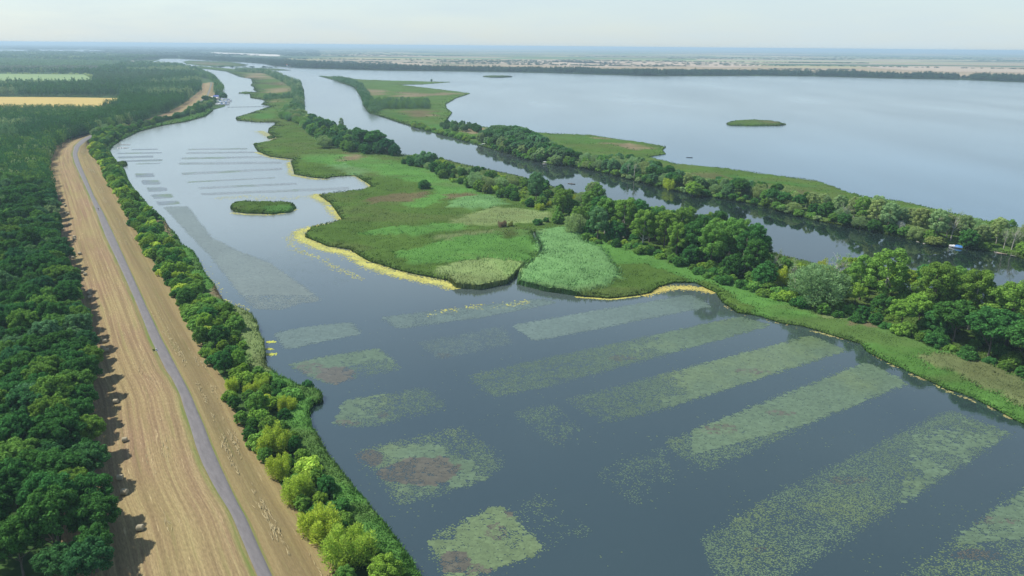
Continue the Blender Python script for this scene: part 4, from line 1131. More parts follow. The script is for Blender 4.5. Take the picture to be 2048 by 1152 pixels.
# woods of the middle distance, left of the channel
WOOD = [(-120, 300), (60, 300), (120, 285), (175, 269), (222, 257), (286, 241), (344, 223), (373, 207), (388, 195), (402, 183.5), (402, 174), (396, 161), (394, 152), (392, 143), (380, 139), (362, 134.5), (340, 132), (300, 130), (262, 129),
        (240, 124), (310, 119), (318, 115), (250, 111), (120, 106), (-120, 103)]
wp = P(WOOD)
yfk = P([(-140, 192.5), (246, 195.5), (250, 199), (238, 220), (212, 228), (60, 227), (-140, 226)])
cl = P([(176, 186), (262, 186), (258, 181), (190, 180)])     # clearing with a house
zone_t = [(P([(-140, 172), (230, 173), (222, 160), (170, 149), (-140, 147)]), (0.42, 0.54, 0.14), 4.5),
          (P([(-140, 262), (130, 258), (250, 232), (200, 226), (-140, 226)]), (0.11, 0.23, 0.055), 13.0),
          (P([(-140, 147), (200, 145), (200, 138.5), (-140, 138)]), (0.19, 0.25, 0.16), 15.0),
          (P([(-140, 138), (230, 138.5), (250, 124), (-140, 114)]), (0.14, 0.28, 0.085), 9.0),
          (P([(180, 170), (330, 166), (330, 152), (190, 152)]), (0.085, 0.19, 0.055), 15.0)]
spw = lambda p: max(5.6, p[1] / 150.0)
items = []
r = np.random.default_rng(91)
pxs = np.stack(np.meshgrid(np.arange(-110, 420, 4.2), np.concatenate([np.arange(104, 150, 1.15), np.arange(150, 305, 2.3)])), -1).reshape(-1, 2)
pxs = pxs + r.uniform(-.5, .5, pxs.shape) * np.array((4.2, 1.6))
pts = g(pxs[:, 0], pxs[:, 1])
rides = [P([(-140, 175.5), (250, 173.5), (330, 170), (330, 172), (250, 176), (-140, 178.5)]), P([(-140, 147.0), (210, 146.0), (210, 147.6), (-140, 148.8)]), P([(-140, 137.2), (225, 137.6), (225, 138.7), (-140, 138.6)]),
         P([(176, 172), (182, 172), (192, 150), (188, 150)]), P([(186, 152.2), (330, 151.2), (330, 152.2), (186, 153.4)])]
k = inside(pts, wp) & ~inside(pts, yfk) & ~inside(pts, cl)
GF = P([(-160, 172), (200, 172.5), (186, 160), (168, 149.5), (-160, 147)])
for rd in rides + [GF]: k &= ~inside(pts, rd)
v, tri, _ = cdt(GF, [])
link('green_field', mesh_np('green_field', np.c_[v, np.full(len(v), 1.0)], [tri], simple('young_crop', (0.15, 0.235, 0.062), .9, .18, .012)), kind='structure')
k = k; pts = pts[k]
# thin out where the viewpoint-based spread is denser than trees grow
keep = []; cell = {}
for p in pts:
    s = 5.0; c = (int(p[0] // s), int(p[1] // s))
    if any(np.hypot(*(q - p)) < s for i in (-1, 0, 1) for j in (-1, 0, 1) for q in cell.get((c[0] + i, c[1] + j), ())): continue
    cell.setdefault(c, []).append(p); keep.append(p)
pts = np.array(keep)
tn = fbm(pts[:, 0] / 140, pts[:, 1] / 200, 95)
zi = [inside(pts, zz[0]) for zz in zone_t]
for j, p in enumerate(pts):
    y = p[1]; ra = max(5.0, y / 380) * r.uniform(.85, 1.2); h = 17.0 * r.uniform(.8, 1.15)
    t_ = T_DARK if tn[j] < .52 else (T_DEEP if tn[j] < .62 else (T_BLUE if tn[j] < .68 else T_PALE))
    for zk, zz in zip(zi, zone_t):
        if zk[j]: t_ = zz[1]; h = zz[2] * r.uniform(.94, 1.06); ra = min(ra, max(3.6, y / 420))
    items.append((p[0], y, .4, ra, h, t_, 0 if y < 1250 else (1 if y < 2300 else 2)))
wood_mass("woodland", items, "wide blue-green woods and plantations on the far left beyond the hay field", "woodland")

# far woods: shore belt, hedgerows and copses out to the horizon
items = []
def belt(px, width, dens, h, tints, lod, seed):
    a = P(px); r = np.random.default_rng(seed)
    for p0, p1 in zip(a[:-1], a[1:]):
        L_ = np.linalg.norm(p1 - p0); n = int(L_ * width * dens)
        d = (p1 - p0) / max(L_, 1e-6); nn = np.array((-d[1], d[0]))
        for _ in range(n):
            q = p0 + d * L_ * r.random() + nn * width * r.random()
            gap = fbm(np.array([q[0] / 90]), np.array([q[1] / 90]), seed)[0]
            items.append((q[0], q[1], .4, r.uniform(4.5, 9), h * r.uniform(.6, 1.15) * (.65 + .7 * gap), tints[int(r.integers(len(tints)))], lod))
BL = ((0.036, 0.095, 0.050), (0.044, 0.110, 0.050), (0.055, 0.13, 0.055), (0.030, 0.085, 0.046))
belt([(545, 131.5), (600, 136), (680, 138.5), (774, 141), (912, 142.6), (1086, 145.5), (1294, 152), (1519, 151.5), (1629, 152.5), (1775, 156.5), (1921, 159.5), (2048, 164.5), (2250, 170)], 130, .0095, 17.5, BL, 1, 3)
belt([(312, 120.5), (322, 117), (358, 117), (389, 119), (436, 122), (499, 125), (530, 127.6), (545, 131.5)], 260, .0042, 15, BL, 1, 4)
belt([(545, 128), (640, 131.5), (720, 134.5)], 300, .0022, 12, BL, 2, 5)
belt([(1000, 139.5), (1400, 145), (1560, 146.5)], 120, .003, 9, BL, 2, 7)
r = np.random.default_rng(17)
for i in range(45):      # copses and hedge lines among the fields
    px = r.uniform(250, 2150); py = 92 + .009 * px + r.uniform(0, 1) ** 1.5 * 40 + 6
    if px < 620: py = min(py, 116)
    c0 = g(px, py); 
    if c0[1] < 3300 or c0[1] > 24000: continue
    L_ = r.uniform(300, 1600) * (1 + c0[1] / 9000); dr = np.array((1, r.normal(0, .16))); wd_ = r.choice([8, 10, 14, 90]) * (1 + c0[1] / 9000)
    n = int(min(150, L_ / 9 * (1 + wd_ / 60)) / (1 + c0[1] / 9000))
    for _ in range(n):
        q = c0 + dr * L_ * r.uniform(-.5, .5) + np.array((0, wd_ * r.uniform(-.5, .5)))
        items.append((q[0], q[1], .3, r.uniform(4, 7) * (1 + c0[1] / 6000), r.uniform(4, 8), BL[int(r.integers(4))], 2))
for i in range(2600):     # forest mass in the far left
    px = r.uniform(-60, 640); py = 88.5 + .0088 * px + 3 + r.random() ** 1.3 * 20
    if px > 310: py = min(py, 115.5)
    q = g(px, py)
    if fbm(np.array([q[0] / 1800]), np.array([q[1] / 1500]), 33)[0] < .42: continue
    items.append((q[0], q[1], .3, q[1] / 260, r.uniform(9, 15), BL[int(r.integers(4))], 2))
# leaving out open water and the pale open patches on the far left
OPEN = [P([(-60, 99.5), (55, 100), (55, 105), (-60, 104.5)]), P([(75, 99.5), (210, 100.5), (205, 103.5), (80, 103)]), P([(244, 121.5), (268, 122), (266, 127), (246, 126.5)]), P([(420, 104.5), (560, 109.5), (560, 113), (425, 109)])]
ip = np.array([(i[0], i[1]) for i in items]); bad = np.zeros(len(items), bool)
for o_ in OPEN: bad |= inside(ip, o_)
items = [i for i, b_ in zip(items, bad) if not b_]
wood_mass("woods", items, "blue hazy tree belts and copses beyond the lake out to the horizon", "woods")
M_SAND = simple("bare_sand", (0.55, 0.50, 0.42), .9, .1, .01)
for o_, nm in zip(OPEN, ("far_water", "far_water", "sand_patch", "stubble_field")):
    v, tri, _ = cdt(o_, []); link(nm, mesh_np(nm, np.c_[v, np.full(len(v), 1.2)], [tri], M_LAKE if nm == "far_water" else M_SAND), kind='structure')
STUB = [P([(720, 124.5), (800, 126), (870, 129.5), (860, 131.5), (760, 132), (728, 130)]), P([(985, 125.5), (1100, 120), (1290, 130), (1280, 134), (1180, 134.5), (1050, 129)]),
        P([(1700, 132), (1900, 133.5), (2048, 139), (2048, 145), (1900, 144), (1780, 139)]), P([(1090, 121.5), (1420, 125.5), (1560, 131.5), (1440, 135.5), (1330, 131), (1150, 126)])]
for o_ in STUB:
    v, tri, _ = cdt(o_, []); link("stubble_field", mesh_np("stubble_field", np.c_[v, np.full(len(v), 1.2)], [tri], simple("dry_stubble", (0.38, 0.295, 0.195), .95, .15, .01)), kind='structure')

def mass(name, polys, spacing, hgt, rad, tints, label, seed, lod=0):
    items = []; r = np.random.default_rng(seed)
    for p in polys:
        for (x, y) in scatter(P(p, .4) if not isinstance(p, np.ndarray) else p, spacing, seed):
            items.append((x, y, .3, rad * r.uniform(.8, 1.25), hgt * r.uniform(.7, 1.2), tints[int(r.integers(len(tints)))], lod))
    return wood_mass(name, items, label, "trees")

# ------------------------------------------------------------------ TREES AND SHRUBS of the left bank
def spot(px, py, z=0.6): 
    p = g(px, py, z); return float(p[0]), float(p[1])
PLACE.update({("trees on the far bank of the canal", "bush"): "waterside_bush", ("trees of the belt between marsh and canal", "bush"): "meadow_bush"})
GB = "shrubs and trees of the left bank between hay field and pond"
def at(kind, px, py, hgt, tint, label, group, seed, zb=.6, wide=1.0):
    base = {'forest': 13.2, 'poplar': 20, 'bank': 11, 'willow': 10, 'sallow': 7.4, 'bush': 3.5, 'dead': 14.5}[kind]
    x, y = spot(px, py, zb); s = hgt / base
    return tree(kind, x, y, zb - .1, (s * wide, s * wide, s), tint, label, group, seed)
CAN_M = np.array([(560, 225), (575, 208), (600, 208), (612, 238), (640, 236), (680, 243), (700, 255), (740, 262), (770, 275), (795, 300), (803, 318), (840, 303), (870, 303), (900, 325), (930, 335), (960, 330), (1000, 345), (1030, 350),
    (1052, 352), (1060, 344), (1085, 344), (1098, 378), (1110, 372), (1130, 362), (1150, 362), (1160, 372), (1170, 362), (1195, 362), (1210, 392), (1235, 400), (1250, 393), (1275, 396), (1290, 412), (1320, 408), (1380, 410), (1420, 415), (1460, 425), (1500, 440), (1530, 470),
    (1545, 500), (1600, 522), (1640, 512), (1665, 500), (1700, 510), (1740, 488), (1780, 500), (1815, 530), (1850, 524), (1880, 516), (1920, 528), (1960, 535), (2000, 545), (2048, 550), (2250, 600)])
CAN_R = np.array([(950, 275), (965, 262), (985, 250), (1040, 252), (1080, 268), (1110, 285), (1150, 300), (1200, 310), (1250, 303), (1300, 318), (1350, 335), (1400, 352), (1450, 352), (1500, 358), (1560, 368), (1600, 375), (1640, 385), (1700, 388), (1740, 385),
    (1800, 408), (1850, 415), (1900, 418), (1945, 430), (1960, 440), (2000, 432), (2048, 440), (2250, 490)])
def cap_h(line, px, py, h):
    x, y = spot(px, py, .4); zc = y * math.cos(PITCH) + H * math.sin(PITCH)
    return max(2.4, min(h, (py - float(np.interp(px, line[:, 0], line[:, 1]))) / (FPX * math.cos(PITCH) / zc) * 1.03))
# hand-placed: base pixel, height in metres
B_ = [
    ('sallow', 700, 1128, 10, T_YEL, "large yellow-green fan-shaped shrub nearest the bottom of the left bank", 1.25),
    ('sallow', 640, 1075, 9.2, T_YEL, "tall yellow-green shrub second from the bottom along the hay edge", 1.1),
    ('sallow', 600, 1000, 8.8, T_YEL, "yellow-green shrub above the two large ones by the hay edge", 1.0),
    ('sallow', 560, 955, 7.5, T_YEL, "yellow shrub with thin tawny twigs leaning over the hay edge", .9),
    ('sallow', 548, 905, 9, T_YEL, "bright yellow-green shrub beside the green reeds of the point", 1.05),
    ('sallow', 575, 825, 6.5, T_YEL, "yellow-topped shrub at the root of the reedy point", .9),
    ('bank', 520, 828, 7.5, T_MID, "broad mid green tree left of the reedy point", .95),
    ('sallow', 465, 780, 5.0, T_YEL, "small yellow-green bush at the notch of the hay edge", .9),
    ('bank', 468, 818, 4.5, T_DARK, "dark round shrub standing alone in the notch of the hay edge", 1.0),
    ('bank', 480, 740, 7.5, T_FRESH, "fresh green tree above the small yellow-green notch bush", .8),
    ('bank', 450, 745, 8.0, T_DARK, "dark bank tree with deep shade above the notch", 1.0),
    ('bank', 440, 690, 8.0, T_DARK, "dark bank tree beside the pale reed bulge", 1.1),
    ('bank', 405, 690, 7.5, T_MID, "rounded mid green tree at the hay edge below the bulge", 1.0),
    ('bank', 420, 640, 7.0, T_MID, "mid green tree leaning over the reeds above the bulge", 1.0),
    ('bank', 375, 615, 8.5, T_DARK, "big dark round tree halfway along the left bank", 1.15),
    ('bank', 340, 555, 7.5, T_FRESH, "yellow-topped round tree halfway along the left bank", 1.15),
    ('bank', 310, 520, 6.5, T_MID, "mid green bush by the hay edge above the yellow-topped tree", 1.0),
    ('bank', 690, 1180, 5.5, T_MID, "dark leafy shrub under the large fan-shaped one at the bottom", 1.0),
    ('sallow', 690, 1165, 5.0, T_YEL, "small bright yellow bush at the bottom frame edge", .85),
    ('bank', 770, 1172, 7.0, T_FRESH, "fresh green leafy tree in the bottom corner by the water", 1.25),
    ('bank', 735, 1120, 5.0, T_FRESH, "fresh green shrub between the fan shrub and the water", 1.0),
    ('bank', 655, 990, 5.5, T_DARK, "dark green shrub on the waterline behind the yellow ones", 1.0),
    ('bank', 590, 905, 5.0, T_DARK, "dark shaded shrub between yellow shrub and bright reeds", .9),
    ('bank', 500, 880, 4.2, T_DARK, "low dark thicket at the hay edge above the yellow shrubs", 1.2),
    ('bank', 350, 482, 3.2, T_DARK, "small dark round bush jutting over the water from the bank", 1.2),
    ('bank', 322, 452, 3.2, T_DEEP, "small dark bush at the water's edge above the jutting one", 1.2),
    ('bush', 616, 777, 2.6, T_DEEP, "dark low bush at the tip of the little cove", 1.0),
]
for i, (k_, px, py, h_, t_, lab, wd_) in enumerate(B_): at(k_, px, py, h_, t_, lab, GB, 3000 + i, .6, wd_)
edge_r = np.interp(bank[:, 1], ys, xr)
bl = bank[(bank[:, 1] > 125) & (bank[:, 1] < 1010)]
er = np.interp(bl[:, 1], ys, xr) + 1.8
bin_ = bl[:, 0] - 6.2
ok = bin_ > er + .5
bp_ = np.vstack([np.c_[er, bl[:, 1]][ok], np.c_[np.maximum(bin_, er + .4), bl[:, 1]][ok][::-1]])
hand = np.array(TREES[-len(B_):])
bs = scatter(bp_, 3.8, 83)
cnt = 0
bands = [(1400, "by the bottom of the frame"), (960, "beside the big yellow shrubs"), (850, "above the reedy point"), (700, "beside the pale reed bulge"), (600, "halfway along the bank"), (500, "opposite the long trailing plant band"), (420, "beside the stacked dark squares"), (330, "near the far bend of the hay field")]
for i, (x, y) in enumerate(bs):
    dmin = np.hypot(hand[:, 0] - x, hand[:, 1] - y).min()
    if dmin < (3.4 if y < 330 else 2.8): continue
    r = np.random.default_rng(5000 + i); t_ = r.random()
    tint = T_MID if t_ < .42 else T_DARK if t_ < .66 else T_FRESH if t_ < .90 else T_YEL
    toh = (x - np.interp(y, ys, xr))
    py = float(pix(np.array([x]), np.array([y]), 1)[1][0])
    wv_ = [b_ for a_, b_ in bands if py <= a_][-1]
    if r.random() < .45: kd, h_ = 'bush', r.uniform(2.6, 4.4)
    elif tint == T_YEL: kd, h_ = 'sallow', r.uniform(4, 6)
    else: kd, h_ = 'bank', r.uniform(4.4, 8.0) * (1.1 if y > 450 else 1)
    if y < 240: h_ = min(h_, 4.2)
    s = h_ / {'bush': 3.5, 'sallow': 7.4, 'bank': 11}[kd]
    tree(kd, x, y, .4, (s * 1.15, s * 1.15, s), tint, f"{WORD[tint]} {NAMES[kd][1]} on the left bank {wv_}", GB, 5000 + i)
# far bank below the second piece of levee, down to the harbour
FBK = P([(196, 282), (212, 297), (228, 284), (268, 261), (318, 247), (362, 238), (400, 228), (424, 214), (432, 206), (424, 203), (402, 210), (384, 221), (369, 231), (312, 249), (252, 261), (204, 270), (186, 276)], .5)
fbk = scatter(FBK, 10.5, 85)
for i, (x, y) in enumerate(fbk):
    r = np.random.default_rng(5600 + i); tint = (T_DARK, T_MID, T_BLUE, T_PALE)[int(r.choice(4, p=[.45, .25, .2, .1]))]
    px = float(pix(np.array([x]), np.array([y]), 1)[0][0])
    wv_ = "by the vanishing hay field" if px < 240 else "behind the dull reed band" if px < 340 else "just below the boat harbour"
    tree('bank', x, y, .4, (1.25 * r.uniform(.65, 1.1),) * 2 + (r.uniform(.6, 1.05),), tint, f"{WORD[tint]} leafy tree on the curving far bank {wv_}", GB, 5600 + i)
at('willow', 214, 268, 12, T_PALE, "pale olive tree at the bend where the hay field ends", GB, 5700)
at('forest', 412, 208, 15, T_DARK, "big dark tree right beside the boat harbour", GB, 5701, wide=1.2)
FB2 = P([(434, 190), (441, 186), (446, 181), (434, 165), (426, 157.5), (412, 150), (398, 142.5), (386, 140), (390, 147), (404, 156.5), (420, 159.5), (433, 168), (432.5, 184)], .5)
mass("point_thicket", [FB2], 9.0, 13, 5.2, (T_DARK, T_MID, T_BLUE), "dense trees covering the wooded point above the boat harbour", 86)

# ------------------------------------------------------------------ MIDDLE STRIP: tree belt along the canal
GM = "trees of the belt between marsh and canal"
PLACE.update({(GM, "bank"): "broadleaf_tree", (GM, "forest"): "heavy_broadleaf_tree"})
M_ = [
    ('poplar', 1072, 408, 23, T_BLUE, "tall dark lone poplar standing clear above the canal belt", .95),
    ('bank', 848, 380, 8, T_DARK, "dark round bush standing alone in the marsh", 1.5),
    ('sallow', 1005, 458, 6, T_BROWN, "brown withered shrub in the middle of the marsh", 1.0),
    ('sallow', 1022, 456, 5, T_OLIVE, "brownish olive shrub touching the withered one", .9),
    ('bush', 1076, 451, 4, T_DARK, "small dark bush near the head of the marsh ditch", 1.0),
    ('bush', 1092, 446, 3.2, T_DARK, "smallest dark bush right of the marsh ditch", .9),
    ('willow', 648, 298, 14, T_SILV, "silvery round willow at the marsh's inner bay", 1.3),
    ('poplar', 684, 262, 17, T_PALE, "thin-crowned poplar poking above the tree group by the channel", .7),
    ('poplar', 700, 290, 17, T_BLUE, "bluish poplar left of the big dark group", 1.0),
    ('forest', 725, 300, 21, T_DEEP, "deep blue-green tree in the big channel-side group", 1.3),
    ('forest', 752, 306, 22, T_DARK, "tallest dark tree of the channel-side group", 1.35),
    ('forest', 776, 312, 17, T_DEEP, "rightmost dark tree of the channel-side group", 1.2),
    ('bank', 700, 306, 12, T_MID, "lower mid green tree in front of the channel-side group", 1.1),
    ('bank', 626, 272, 15, T_MID, "mid green tree above the silvery willow", 1.2),
    ('forest', 648, 268, 17, T_DARK, "dark tree behind the silvery willow", 1.2),
    ('willow', 582, 236, 14, T_PALE, "pale willow at the neck between the two marsh halves", 1.3),
    ('willow', 598, 226, 13, T_BLUE, "bluish willow beside the channel neck", 1.2),
    ('bank', 850, 336, 15, T_BLUE, "bluish rounded tree at the upper end of the canal belt", 1.35),
    ('bank', 868, 346, 10, T_DARK, "dark bush below the bluish rounded tree", 1.1),
    ('bank', 820, 330, 9, T_DARK, "dark tree beginning the canal belt", 1.0),
    ('willow', 952, 380, 14, T_PALE, "grey-green willow with hanging branches at the marsh edge", 1.05),
    ('bank', 975, 390, 9, T_OLIVE, "dull olive shrub below the grey-green willow", 1.0),
    ('poplar', 1125, 435, 19, T_MID, "broad round poplar right of the lone tall one", 1.25),
    ('poplar', 1183, 420, 19, T_PALE, "light leafy poplar with sky-lit gaps by the canal", .95),
    ('willow', 1150, 470, 13, T_PALE, "pale grey willow below the broad round poplar", 1.1),
    ('poplar', 1195, 482, 20, T_BLUE, "greyish feathery poplar at the marsh's upper corner", 1.15),
    ('poplar', 1260, 440, 17, T_MID, "fresh poplar standing before a gleam of canal", .95),
    ('dead', 1541, 568, 15, T_OLIVE, "slim white-trunked bare tree right of the massive poplars", .8),
    ('dead', 1588, 590, 15, T_PALE, "forked bare tree between yellow and pale crowns", .75),
    ('dead', 1667, 582, 18, T_SILV, "whitish bare tree with twiggy top beside the bright poplar", 1.0),
    ('dead', 1578, 576, 9, T_SILV, "short bare white stem beside the pale willow", .7),
    ('willow', 1632, 612, 19, T_SILV, "large silvery willow overhanging the green sedge", 1.35),
    ('sallow', 1560, 572, 12, T_YEL, "yellow-green upright tree behind the white-trunked one", .8),
    ('sallow', 1640, 566, 13, T_YEL, "yellowish tree half hidden behind the silvery willow", .9),
    ('poplar', 1765, 622, 28, T_MID, "tall broad poplar with bright top above the silvery willow's right", 1.2),
    ('poplar', 1718, 606, 22, T_MID, "narrower poplar left of the bright-topped one", 1.0),
    ('poplar', 1862, 650, 27, T_MID, "second big poplar from the right frame edge with dark trunk", 1.1),
    ('poplar', 1935, 665, 26, T_MID, "broad poplar third along the right-hand belt", 1.1),
    ('poplar', 2010, 700, 27, T_MID, "great poplar filling the right frame edge", 1.25),
    ('forest', 1800, 660, 12, T_FRESH, "fresh green tree before the bright-topped poplar", 1.2),
    ('forest', 1905, 690, 17, T_DARK, "dark heavy tree below the right-hand poplars", 1.3),
    ('forest', 1975, 720, 19, T_DARK, "darkest heavy tree close to the right frame edge", 1.3),
    ('forest', 2048, 745, 18, T_DARK, "dark tree cut by the right frame edge", 1.3),
    ('bush', 1800, 668, 4, T_FRESH, "fresh low bush alone on the green sedge", 1.2),
    ('bush', 1870, 692, 4.5, T_DARK, "dark bush on the sedge below the heavy trees", 1.2),
    ('bush', 1284, 508, 4.5, T_MID, "mid green bush on the meadow before the massive poplars", 1.3),
    ('bush', 1576, 602, 4.5, T_FRESH, "yellowish bush on the sedge left of the silvery willow", 1.2),
]
for i, (k_, px, py, h_, t_, lab, wd_) in enumerate(M_): at(k_, px, py, cap_h(CAN_M, px, py, h_) if px > 1090 else h_, t_, lab, GM, 6000 + i, 1.0 if k_ in ('bush',) else .4, wd_)
mh = np.array(TREES[-len(M_):])
def fill(front, back, spacing, seed, pick, group, keep=4.0, hand=None, z=.4):
    line = CAN_M if group == GM else CAN_R if group == GR else None
    poly = np.vstack([P(front, .4), P(back, .4)[::-1]])
    for i, (x, y) in enumerate(scatter(poly, spacing, seed)):
        if hand is not None and np.hypot(hand[:, 0] - x, hand[:, 1] - y).min() < keep: continue
        r = np.random.default_rng(seed * 100 + i)
        px, py = pix(np.array([x]), np.array([y]), 1.0)
        kd, h_, tint, where, wd_ = pick(float(px[0]), float(py[0]), x, y, r)
        base = {'forest': 13.2, 'poplar': 20, 'bank': 11, 'willow': 10, 'sallow': 7.4, 'bush': 3.5, 'dead': 14.5}[kd]
        if line is not None and 800 < px[0] < 2300:
            h2 = cap_h(line, float(px[0]), float(py[0]), h_); h_ = h2 * r.uniform(.86, 1) if h2 < h_ else h_
            if h_ < 6 and kd in ('poplar', 'forest'): kd = 'bank'; base = 11
            elif h_ < 11 and kd == 'poplar': wd_ = wd_ * 1.25
        s = h_ / base
        tree(kd, x, y, z, (s * wd_, s * wd_, s), tint, f"{WORD[tint]} {NAMES[kd][1]} {where}", group, seed * 100 + i)
def choose(r, opts):
    w_ = np.array([o[-1] for o in opts], float); return opts[int(r.choice(len(opts), p=w_ / w_.sum()))]
# low belt between the channel group and the lone poplar
def pickA(px, py, x, y, r):
    kd, lo, hi, t_, _ = choose(r, [('bank', 5, 10, T_MID, 3), ('bank', 5, 10, T_DARK, 3), ('bush', 2.5, 4, T_FRESH, 2), ('willow', 7, 11, T_PALE, 1.5), ('sallow', 5, 8, T_YEL, 1)])
    where = "in the low belt by the bluish rounded tree" if px < 900 else "in the low belt by the grey-green willow" if px < 1000 else "in the low belt around the lone tall poplar"
    return kd, r.uniform(lo, hi), t_, where, 1.15
fill([(806, 330), (850, 342), (900, 366), (950, 384), (1000, 398), (1040, 412), (1080, 428)], [(806, 318), (880, 324), (950, 340), (1034, 360), (1100, 380), (1125, 388)], 7.0, 71, pickA, GM, 4.5, mh)
def pickB(px, py, x, y, r):
    if px < 1180: o_ = [('bank', 7, 13, T_MID, 3), ('bank', 6, 11, T_DARK, 3), ('poplar', 15, 19, T_MID, 1.5), ('willow', 8, 12, T_PALE, 1.2), ('sallow', 5, 8, T_YEL, .8)]
    else: o_ = [('poplar', 20, 26, T_MID, 5), ('poplar', 19, 24, T_DARK, 2), ('bank', 7, 14, T_DARK, 2.2), ('forest', 12, 16, T_DARK, 1), ('bank', 6, 9, T_FRESH, .8)]
    kd, lo, hi, t_, _ = choose(r, o_)
    where = "between the broad and the feathery poplar" if px < 1200 else "at the left end of the massive poplar stand" if px < 1320 else "in the middle of the massive poplar stand" if px < 1430 else "at the right end of the massive poplar stand"
    return kd, r.uniform(lo, hi), t_, where, 1.12
fill([(1100, 446), (1180, 478), (1250, 494), (1310, 508), (1360, 526), (1440, 552), (1510, 575), (1530, 580)], [(1140, 396), (1240, 424), (1300, 442), (1400, 472), (1490, 500), (1532, 518)], 7.6, 72, pickB, GM, 5.0, mh)
def pickB2(px, py, x, y, r):
    kd, lo, hi, t_, _ = choose(r, [('bush', 2.6, 4.5, T_DARK, 3), ('bush', 2.6, 4.5, T_MID, 3), ('bush', 2.6, 4.2, T_FRESH, 2), ('bank', 4, 6.5, T_MID, 3), ('bank', 4, 6, T_DARK, 2)])
    where = "in the skirt of the massive poplar stand" if px < 1540 else "below the pale willows on the sedge edge" if px < 1700 else "in the skirt of the right-hand poplars"
    return kd, r.uniform(lo, hi), t_, where, 1.25
fill([(1170, 484), (1250, 502), (1330, 526), (1400, 552), (1480, 584), (1560, 604), (1620, 626), (1700, 642), (1800, 672), (1880, 702), (1960, 732), (2060, 768), (2200, 830)],
     [(1180, 474), (1250, 490), (1330, 508), (1400, 532), (1480, 560), (1560, 582), (1620, 604), (1700, 620), (1800, 646), (1880, 672), (1960, 700), (2060, 736), (2200, 790)], 4.8, 73, pickB2, GM, 2.6, mh)
def pickC(px, py, x, y, r):
    if px < 1690: o_ = [('bank', 6, 10, T_MID, 3), ('bank', 6, 9, T_FRESH, 2), ('sallow', 7, 11, T_YEL, 1.5), ('willow', 8, 13, T_SILV, 1.2), ('bush', 3, 4.5, T_DARK, 2)]
    elif px < 1850: o_ = [('bank', 7, 13, T_MID, 3), ('bank', 7, 12, T_DARK, 3), ('forest', 10, 14, T_FRESH, 1.5)]
    else: o_ = [('poplar', 21, 26, T_MID, 4), ('forest', 14, 19, T_DARK, 3), ('bank', 9, 14, T_DARK, 2)]
    kd, lo, hi, t_, _ = choose(r, o_)
    where = "between the white-trunked tree and the silvery willow" if px < 1690 else "among the open right-hand poplars" if px < 1850 else "in the dense wood at the right frame edge"
    return kd, r.uniform(lo, hi), t_, where, 1.15
fill([(1535, 582), (1620, 606), (1700, 622), (1800, 648), (1880, 676), (1960, 704), (2060, 740), (2250, 810)], [(1538, 535), (1640, 548), (1724, 572), (1870, 606), (2060, 668), (2250, 735)], 7.8, 74, pickC, GM, 5.0, mh)
# far part of the middle strip
mass("channel_thicket", [[(470, 144), (530, 148), (548, 156), (570, 168), (588, 180), (592, 205), (580, 222), (604, 230), (604, 205), (600, 169), (578, 162), (555, 151), (530, 143.5), (480, 141.5)]],
     10.5, 12, 5.6, (T_BLUE, T_BLUE, T_PALE, T_DARK), "bluish trees lining the channel side of the far marsh tip", 75)
mass("hedge", [[(528, 200.5), (556, 200), (590, 199), (592, 193), (560, 193.5), (530, 195)]], 9, 8, 4.2, (T_BLUE, T_DARK), "short dark hedge crossing the far marsh", 76)
fill([(560, 240), (600, 250), (612, 262)], [(575, 218), (604, 228), (614, 246)], 9, 77, lambda px, py, x, y, r: ('willow', r.uniform(9, 13), (T_PALE, T_BLUE, T_MID)[int(r.integers(3))], "in the willow clump at the channel neck", 1.2), GM, 6, mh)
fill([(612, 262), (640, 286), (700, 308), (750, 312), (792, 314)], [(616, 240), (660, 256), (710, 276), (770, 300), (796, 309)], 9, 78, lambda px, py, x, y, r: ('bank', r.uniform(8, 14), (T_DARK, T_MID, T_DEEP)[int(r.integers(3))], "in the big channel-side group", 1.2), GM, 6, mh)

# ------------------------------------------------------------------ SECOND STRIP: trees on the far bank of the canal
GR = "trees on the far bank of the canal"
PLACE.update({(GR, "bank"): "riverside_tree", (GR, "forest"): "grove_tree"})
R_H = [
    ('bank', 1385, 392, 11, T_FRESH, "yellow-green tree overhanging the canal's far bank midway", 1.3),
    ('sallow', 1340, 378, 10, T_YEL, "yellow shrub left of the yellow-green canal tree", 1.3),
    ('dead', 1268, 358, 15, T_PALE, "twin white stems at the canal's far edge", .8),
    ('dead', 1256, 355, 14, T_PALE, "single white stem left of the twin ones", .7),
    ('willow', 1798, 470, 9, (0.42, 0.42, 0.34), "white-flowering shrub hanging over the far canal bank", .7),
    ('dead', 1870, 478, 18, T_PALE, "leaning white trunks just left of the blue and white boat", 1.1),
    ('dead', 1900, 486, 17, T_PALE, "pale leaning trunk directly above the blue and white boat", 1.0),
    ('dead', 2022, 504, 15, T_PALE, "forked white trunk beside the landing stages", .9),
    ('dead', 2006, 502, 13, T_PALE, "crooked white trunk left of the forked one by the landing stages", .8),
    ('dead', 1690, 448, 14, T_PALE, "bare pale tree among the right-bank crowns", .9),
    ('bank', 1935, 496, 11, T_DARK, "dark leafy tree right of the blue and white boat", 1.1),
    ('bush', 1868, 489, 4.5, T_OLIVE, "olive bush at the waterline left of the blue and white boat", 1.4),
    ('bank', 2044, 512, 8, T_FRESH, "fresh green bush by the landing stages at the frame edge", 1.2),
    ('bush', 1570, 424, 4, T_PALE, "pale bush dipping into the canal at its far edge", 1.5),
    ('bank', 1112, 330, 9, T_PALE, "pale bush beside the white canopy boat", 1.3),
    ('bank', 1070, 322, 8, T_PALE, "pale yellowish bush left of the white canopy boat", 1.3),
]
WORD[(0.42, 0.42, 0.34)] = 'white'
